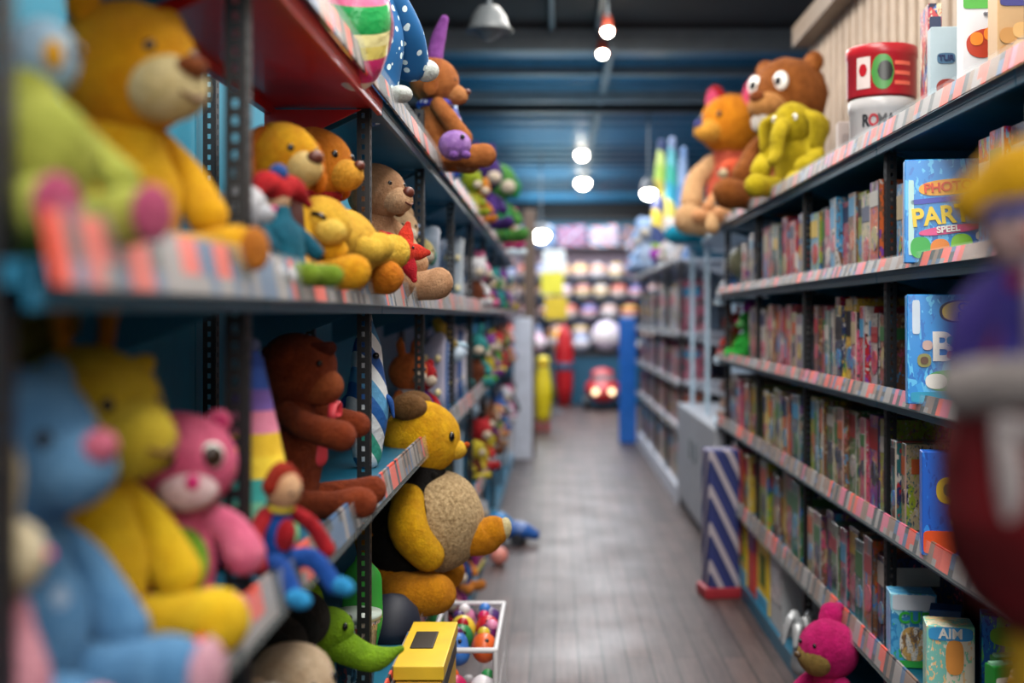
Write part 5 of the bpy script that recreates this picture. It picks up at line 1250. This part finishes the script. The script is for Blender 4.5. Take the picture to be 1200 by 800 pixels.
# toys on the base and low shelf behind them
def mini(name, label, loc, h, c, c2, kind=0, group=None, rz=0):
    """small plush: body, head, two ears, limbs"""
    t = thing(name, label, 'plush toy', loc, rz, group)
    a, b = m_(c), m_(c2)
    Lf('body', [(0, 0, .16 * h), (0, 0, .3 * h), (0, 0, .48 * h)], [.17 * h, .19 * h, .11 * h], b, t, n=14)
    hd = E('head', (0, -.02 * h, .7 * h), (.24 * h, .22 * h, .22 * h), a, t, seg=18)
    E('muzzle', (0, -.19 * h, -.06 * h), (.1 * h, .08 * h, .08 * h), m_('#e0d0bc'), hd, seg=14)
    for s in (-1, 1):
        if kind == 0: E('ear', (s * .17 * h, 0, .17 * h), (.07 * h, .04 * h, .07 * h), a, hd, seg=12)
        elif kind == 1: Lf('ear', [(s * .09 * h, 0, .18 * h), (s * .12 * h, 0, .32 * h), (s * .12 * h, 0, .38 * h)], [.05 * h, .05 * h, .02 * h], a, hd, n=10)
        else: Lf('ear', [(s * .2 * h, 0, .08 * h), (s * .27 * h, 0, -.03 * h), (s * .26 * h, 0, -.12 * h)], [.05 * h, .07 * h, .05 * h], b, hd, n=10)
        eye(hd, (s * .085 * h, -.195 * h, .03 * h), .022 * h)
        Lf('leg', [(s * .1 * h, -.05 * h, .09 * h), (s * .16 * h, -.22 * h, .08 * h), (s * .17 * h, -.28 * h, .1 * h)], [.08 * h, .075 * h, .08 * h], a, t, n=10)
        Lf('arm', [(s * .12 * h, 0, .44 * h), (s * .22 * h, -.06 * h, .34 * h), (s * .2 * h, -.14 * h, .26 * h)], [.055 * h, .055 * h, .06 * h], a, t, n=10)
    return t
# far plush on top of the left rack
mini('frog_plush', 'green frog-like plush with rosy cheeks high on top of the far plush rack', (-.42, 8.6, T0), .62, '#4c8a3c', '#2a8a4c', 2, rz=R(40))
mini('purple_dragon_plush', 'dark purple plush leaning on top of the rack before the green frog', (-.44, 7.35, T0), .50, '#3c2468', '#4a2a80', 1, rz=R(40))
mini('pink_nosed_plush', 'tiny magenta and peach plush beside the green frog on the rack top', (-.36, 9.3, T0), .34, '#d83c84', '#e0a85c', 0, rz=R(40))
mini('amber_plush', 'amber-brown plush under the purple one at the top rail', (-.43, 6.75, T0), .28, '#c87c24', '#a85c1c', 0, rz=R(40))
mini('olive_plush', 'yellow-green plush next to the amber one at the top rail', (-.44, 6.3, T0), .26, '#8a9a1c', '#a8a82c', 0, rz=R(40))
mini('white_top_plush', 'white plush at the far end of the top rail near the pillar', (-.4, 10.6, T0), .4, '#dce4ec', '#c4d0e0', 1, rz=R(40))
# toys crowding the far shelves of the plush rack
FC = [('#c42c34', 'red'), ('#dcdce4', 'white'), ('#7a3c8c', 'purple'), ('#e08a3c', 'orange'), ('#2c8a8c', 'teal'), ('#6e3a24', 'brown'), ('#d8709c', 'pink'), ('#d8c43c', 'yellow'), ('#3c6ab8', 'blue'), ('#4c9c4c', 'green'), ('#b08868', 'tan'), ('#3a2430', 'maroon')]
LZN = ['top', 'eye-level', 'middle', 'low']
k = 0
for si, zz in ((1, 1.547), (2, 1.094), (3, .577)):
    for yy in (6.75, 7.15, 7.95, 8.4, 9.15, 9.6, 10.3, 10.8, 11.5, 12.0):
        c, cn = FC[(k * 5 + si) % 12]; c2, cn2 = FC[(k * 7 + 3 + si * 2) % 12]
        if cn == cn2: c2, cn2 = FC[(k * 7 + 4) % 12]
        near = ['just past the magenta carton', 'beyond the magenta carton', 'by the blue toy vehicle', 'above the blue toy vehicle', 'under the green frog', 'past the green frog', 'farther along', 'still farther along', 'near the white end board', 'at the white end board'][k % 10]
        mini('far_plush', '%s and %s small plush on the %s shelf %s' % (cn, cn2, LZN[si], near), (-.455, yy, zz), rnd.uniform(.24, .36), c, c2, k % 3, 'small plush on the far shelves of the plush rack', R(rnd.uniform(20, 70)))
        k += 1
# upright lilac and white boards in bays three to five
for i, (yy, c, cn, h, si) in enumerate(((4.95, '#c8c4dc', 'lilac', .33, 2), (5.12, '#6a84b8', 'steel blue', .30, 2), (5.6, '#b8b4cc', 'pale lilac', .36, 2), (5.85, '#4468a8', 'mid blue', .34, 2), (6.15, '#d8d4e4', 'off-white', .34, 2),
                                       (5.4, '#7c9c6c', 'sage green', .38, 3), (5.9, '#a8c4dc', 'ice blue', .36, 3), (4.7, '#b8c0d0', 'silver', .30, 1), (5.95, '#c4ccd4', 'pale grey', .34, 1))):
    z = {1: 1.547, 2: 1.094, 3: .577}[si]
    t = thing('toy_skateboard', '%s toy skateboard standing on end on the %s shelf of the blurred bays' % (cn, LZN[si]), 'toy skateboard', (-.50, yy, z), R(-25), 'boards standing in the blurred bays')
    bm = bmesh.new(); add_loft(bm, [(0, .02, .03), (0, 0, .08), (0, 0, h - .08), (0, .02, h - .03)], [.045, .052, .052, .045], 18, (1, .14), up=(0, 1, 0)); obj('deck', bm, plain(c, .4), t)
    for q in (.09, h - .1):
        for s_ in (-1, 1): E('wheel', (s_ * .03, -.02, q), (.012, .016, .016), plain('#e8d8a0', .4), t, seg=12)
t = thing('yellow_rocket_toy', 'yellow toy with white cone leaning at the top of the blurred bay', 'toy', (-.50, 5.35, 1.25), 0, rot=(R(20), R(-30), 0)); t.location = (-.49, 5.42, 1.40)
bm = bmesh.new(); add_lathe(bm, [(.001, -.06), (.03, -.05), (.034, .05), (.024, .09), (.001, .13)], 20); obj('body', bm, plain('#d8b42c', .4), t); Lf('fin', [(.03, 0, -.05), (.05, 0, -.07), (.055, 0, -.09)], [.01, .012, .006], plain('#a8c8dc', .4), t)
bm = bmesh.new(); add_lathe(bm, [(.001, -.11), (.05, -.11), (.035, -.06), (.001, -.06)], 20); obj('nozzle', bm, plain('#b8cce0', .4), t)
t = thing('hook_strip', 'steel strip from which the yellow rocket toy hangs', 'hook', (-.49, 5.42, 0)); Lf('rod', [(0, 0, 1.46), (0, 0, 1.5), (-.02, 0, 1.522)], [.006] * 3, GREYM, t, n=8); Lf('tip', [(0, 0, 1.46), (.02, 0, 1.44)], [.006, .005], GREYM, t, n=8)
mini('red_purple_plush', 'small red plush with purple body on the middle shelf behind the bumblebee bear', (-.50, 4.45, 1.094), .26, '#b81c24', '#6a2c9c', 0, rz=R(50))
mini('orange_white_plush', 'small orange and white plush next to the red and purple one', (-.52, 4.2, 1.094), .30, '#e0783c', '#d8d4d8', 1, rz=R(50))
mini('blue_tan_plush', 'small tan plush in blue clothes behind the starfish on the eye-level shelf', (-.52, 3.86, 1.547), .33, '#d8b48c', '#3a62b0', 0, rz=R(50))
mini('yellow_white_plush', 'pale yellow plush beyond the starfish at the eye-level rail', (-.50, 4.35, 1.547), .26, '#d8c884', '#6aa89c', 2, rz=R(50))
# base deck of the near plush bays
for i, (yy, c, c2, cn) in enumerate(((4.5, '#2c8a4c', '#e0c43c', 'green and yellow'), (5.0, '#b81c2c', '#2c5cb0', 'red and blue'), (5.5, '#6a1c5c', '#d8709c', 'plum and pink'), (6.15, '#e08a3c', '#3c6ab8', 'orange and blue'), (7.3, '#dcdce4', '#2c8a8c', 'white and teal'))):
    mini('base_plush', '%s plush sitting on the base deck of the plush rack' % cn, (-.49, yy, .082), .34, c, c2, i % 3, rz=R(60))
# ================================================================== white bays: cartons, books, toys on top
FSH = [1.957, 1.372, .982, .622, .145]
FN = ['top', 'second', 'third', 'fourth', 'base']
FSEQ = {1: ['pink', 'white', 'sky', 'white', 'grey', 'cream', 'pink'], 2: ['pink', 'red', 'pink', 'purple', 'white', 'pink'], 3: ['orange', 'red', 'orange', 'brown', 'pink', 'orange'], 4: ['yellow', 'navy', 'cream', 'orange', 'white', 'blue']}
BN = ['beside the curved end shelf', 'in the second white bay', 'in the third white bay', 'in the farthest white bay']
for si in (1, 2, 3, 4):
    for b in range(4):
        y = FB[b] + .12; i = 0
        while True:
            w = rnd.uniform(.13, .24)
            if y + w > FB[b + 1] - .06: break
            c = FSEQ[si][(i + b) % len(FSEQ[si])]; h = {1: .42, 2: .30, 3: .27, 4: .38}[si] * rnd.uniform(.8, 1)
            pv = FSEQ[si][(i + b - 1) % len(FSEQ[si])]
            lab = '%s carton %s, %s shelf %s' % (CN.get(c, c), 'past a %s one' % CN.get(pv, pv) if i else 'first in its row', FN[si], BN[b])
            if lab in USED: lab = '%s %s' % (rnd.choice(['bigger', 'narrower', 'busier']), lab)
            USED.add(lab)
            game_box('carton_box', lab, 'carton', 1.13, y + w / 2, FSH[si], w, .24, h, c, hash_(c) + i + b, group='cartons in the white bays')
            y += w + rnd.uniform(.01, .04); i += 1
t = thing('kite_bundle', 'bundle of tall kites striped lime, yellow and navy on top of the white bays', 'kite', (1.09, 11.3, 1.957))
t.scale = (1, 1, 1.2)
for i, (dx, c, hh) in enumerate(((-.1, ['#2c3c70', '#8aa83c', '#2c3c6c', '#c8b03c', '#3c4470', '#c8b84c', '#a8c84c', '#cfe07c'], .98), (0, ['#8c9cc0', '#3c5c8c', '#9cb0cc', '#d8cc5c', '#2c9cb8', '#3cb49c', '#6cc4cc'], 1.0), (.11, ['#7c9ccc', '#a8bcdc', '#5c84b8', '#90a8cc'], .92))):
    Lf('kite_sleeve', [(dx, 0, .04), (dx, 0, hh * .5), (dx + .02, 0, hh)], [.07, .075, .03], bands(c, 2, .5, .1), t, (1, .8))
E('bow', (-.14, -.05, .1), (.06, .05, .05), m_('#a83cb0', '#7c2484'), t)
mini('pale_blue_plush', 'pale blue and white plush beside the striped kite bundle', (.98, 12.2, 1.957), .6, '#a8c0e4', '#c4d4ee', 0, rz=R(-30))
mini('ice_blue_plush', 'large ice blue plush hanging over the far end of the white bays', (.97, 13.0, 1.957), .55, '#8cb0dc', '#a8c8e8', 1, rz=R(-30))
mini('rose_far_plush', 'rose plush on top of the farthest white bay', (.98, 13.7, 1.957), .5, '#d89cb0', '#c4d0e4', 2, rz=R(-30))
mini('white_end_plush', 'white and peach plush on the first white bay below the kites', (1.02, 10.2, 1.957), .42, '#e4d4cc', '#e8e8ee', 0, rz=R(-30))
for i, (x, z, c, cn, yy) in enumerate(((1.12, 1.6, '#dfe6f4', 'white and sky', 7.45), (1.12, 1.24, '#c43c2c', 'red and tan', 7.45), (1.12, .86, '#b89a8c', 'rosy tan', 7.45), (1.15, 2.03, '#3c9cc4', 'turquoise', 7.72))):
    if i == 3: continue
    mini('curved_shelf_plush', '%s plush on the curved end shelf' % cn, (x, yy, z + .002), .3, c, ['#5c8ad0', '#a88c3c', '#c8a0a0'][i], i, rz=R(-40))
mini('curved_shelf_plush', 'olive and grey plush on the lowest curved end shelf, facing the aisle', (1.12, 7.45, .082), .5, '#9a8c7c', '#c8c0c0', 0, rz=R(-40)) if False else None
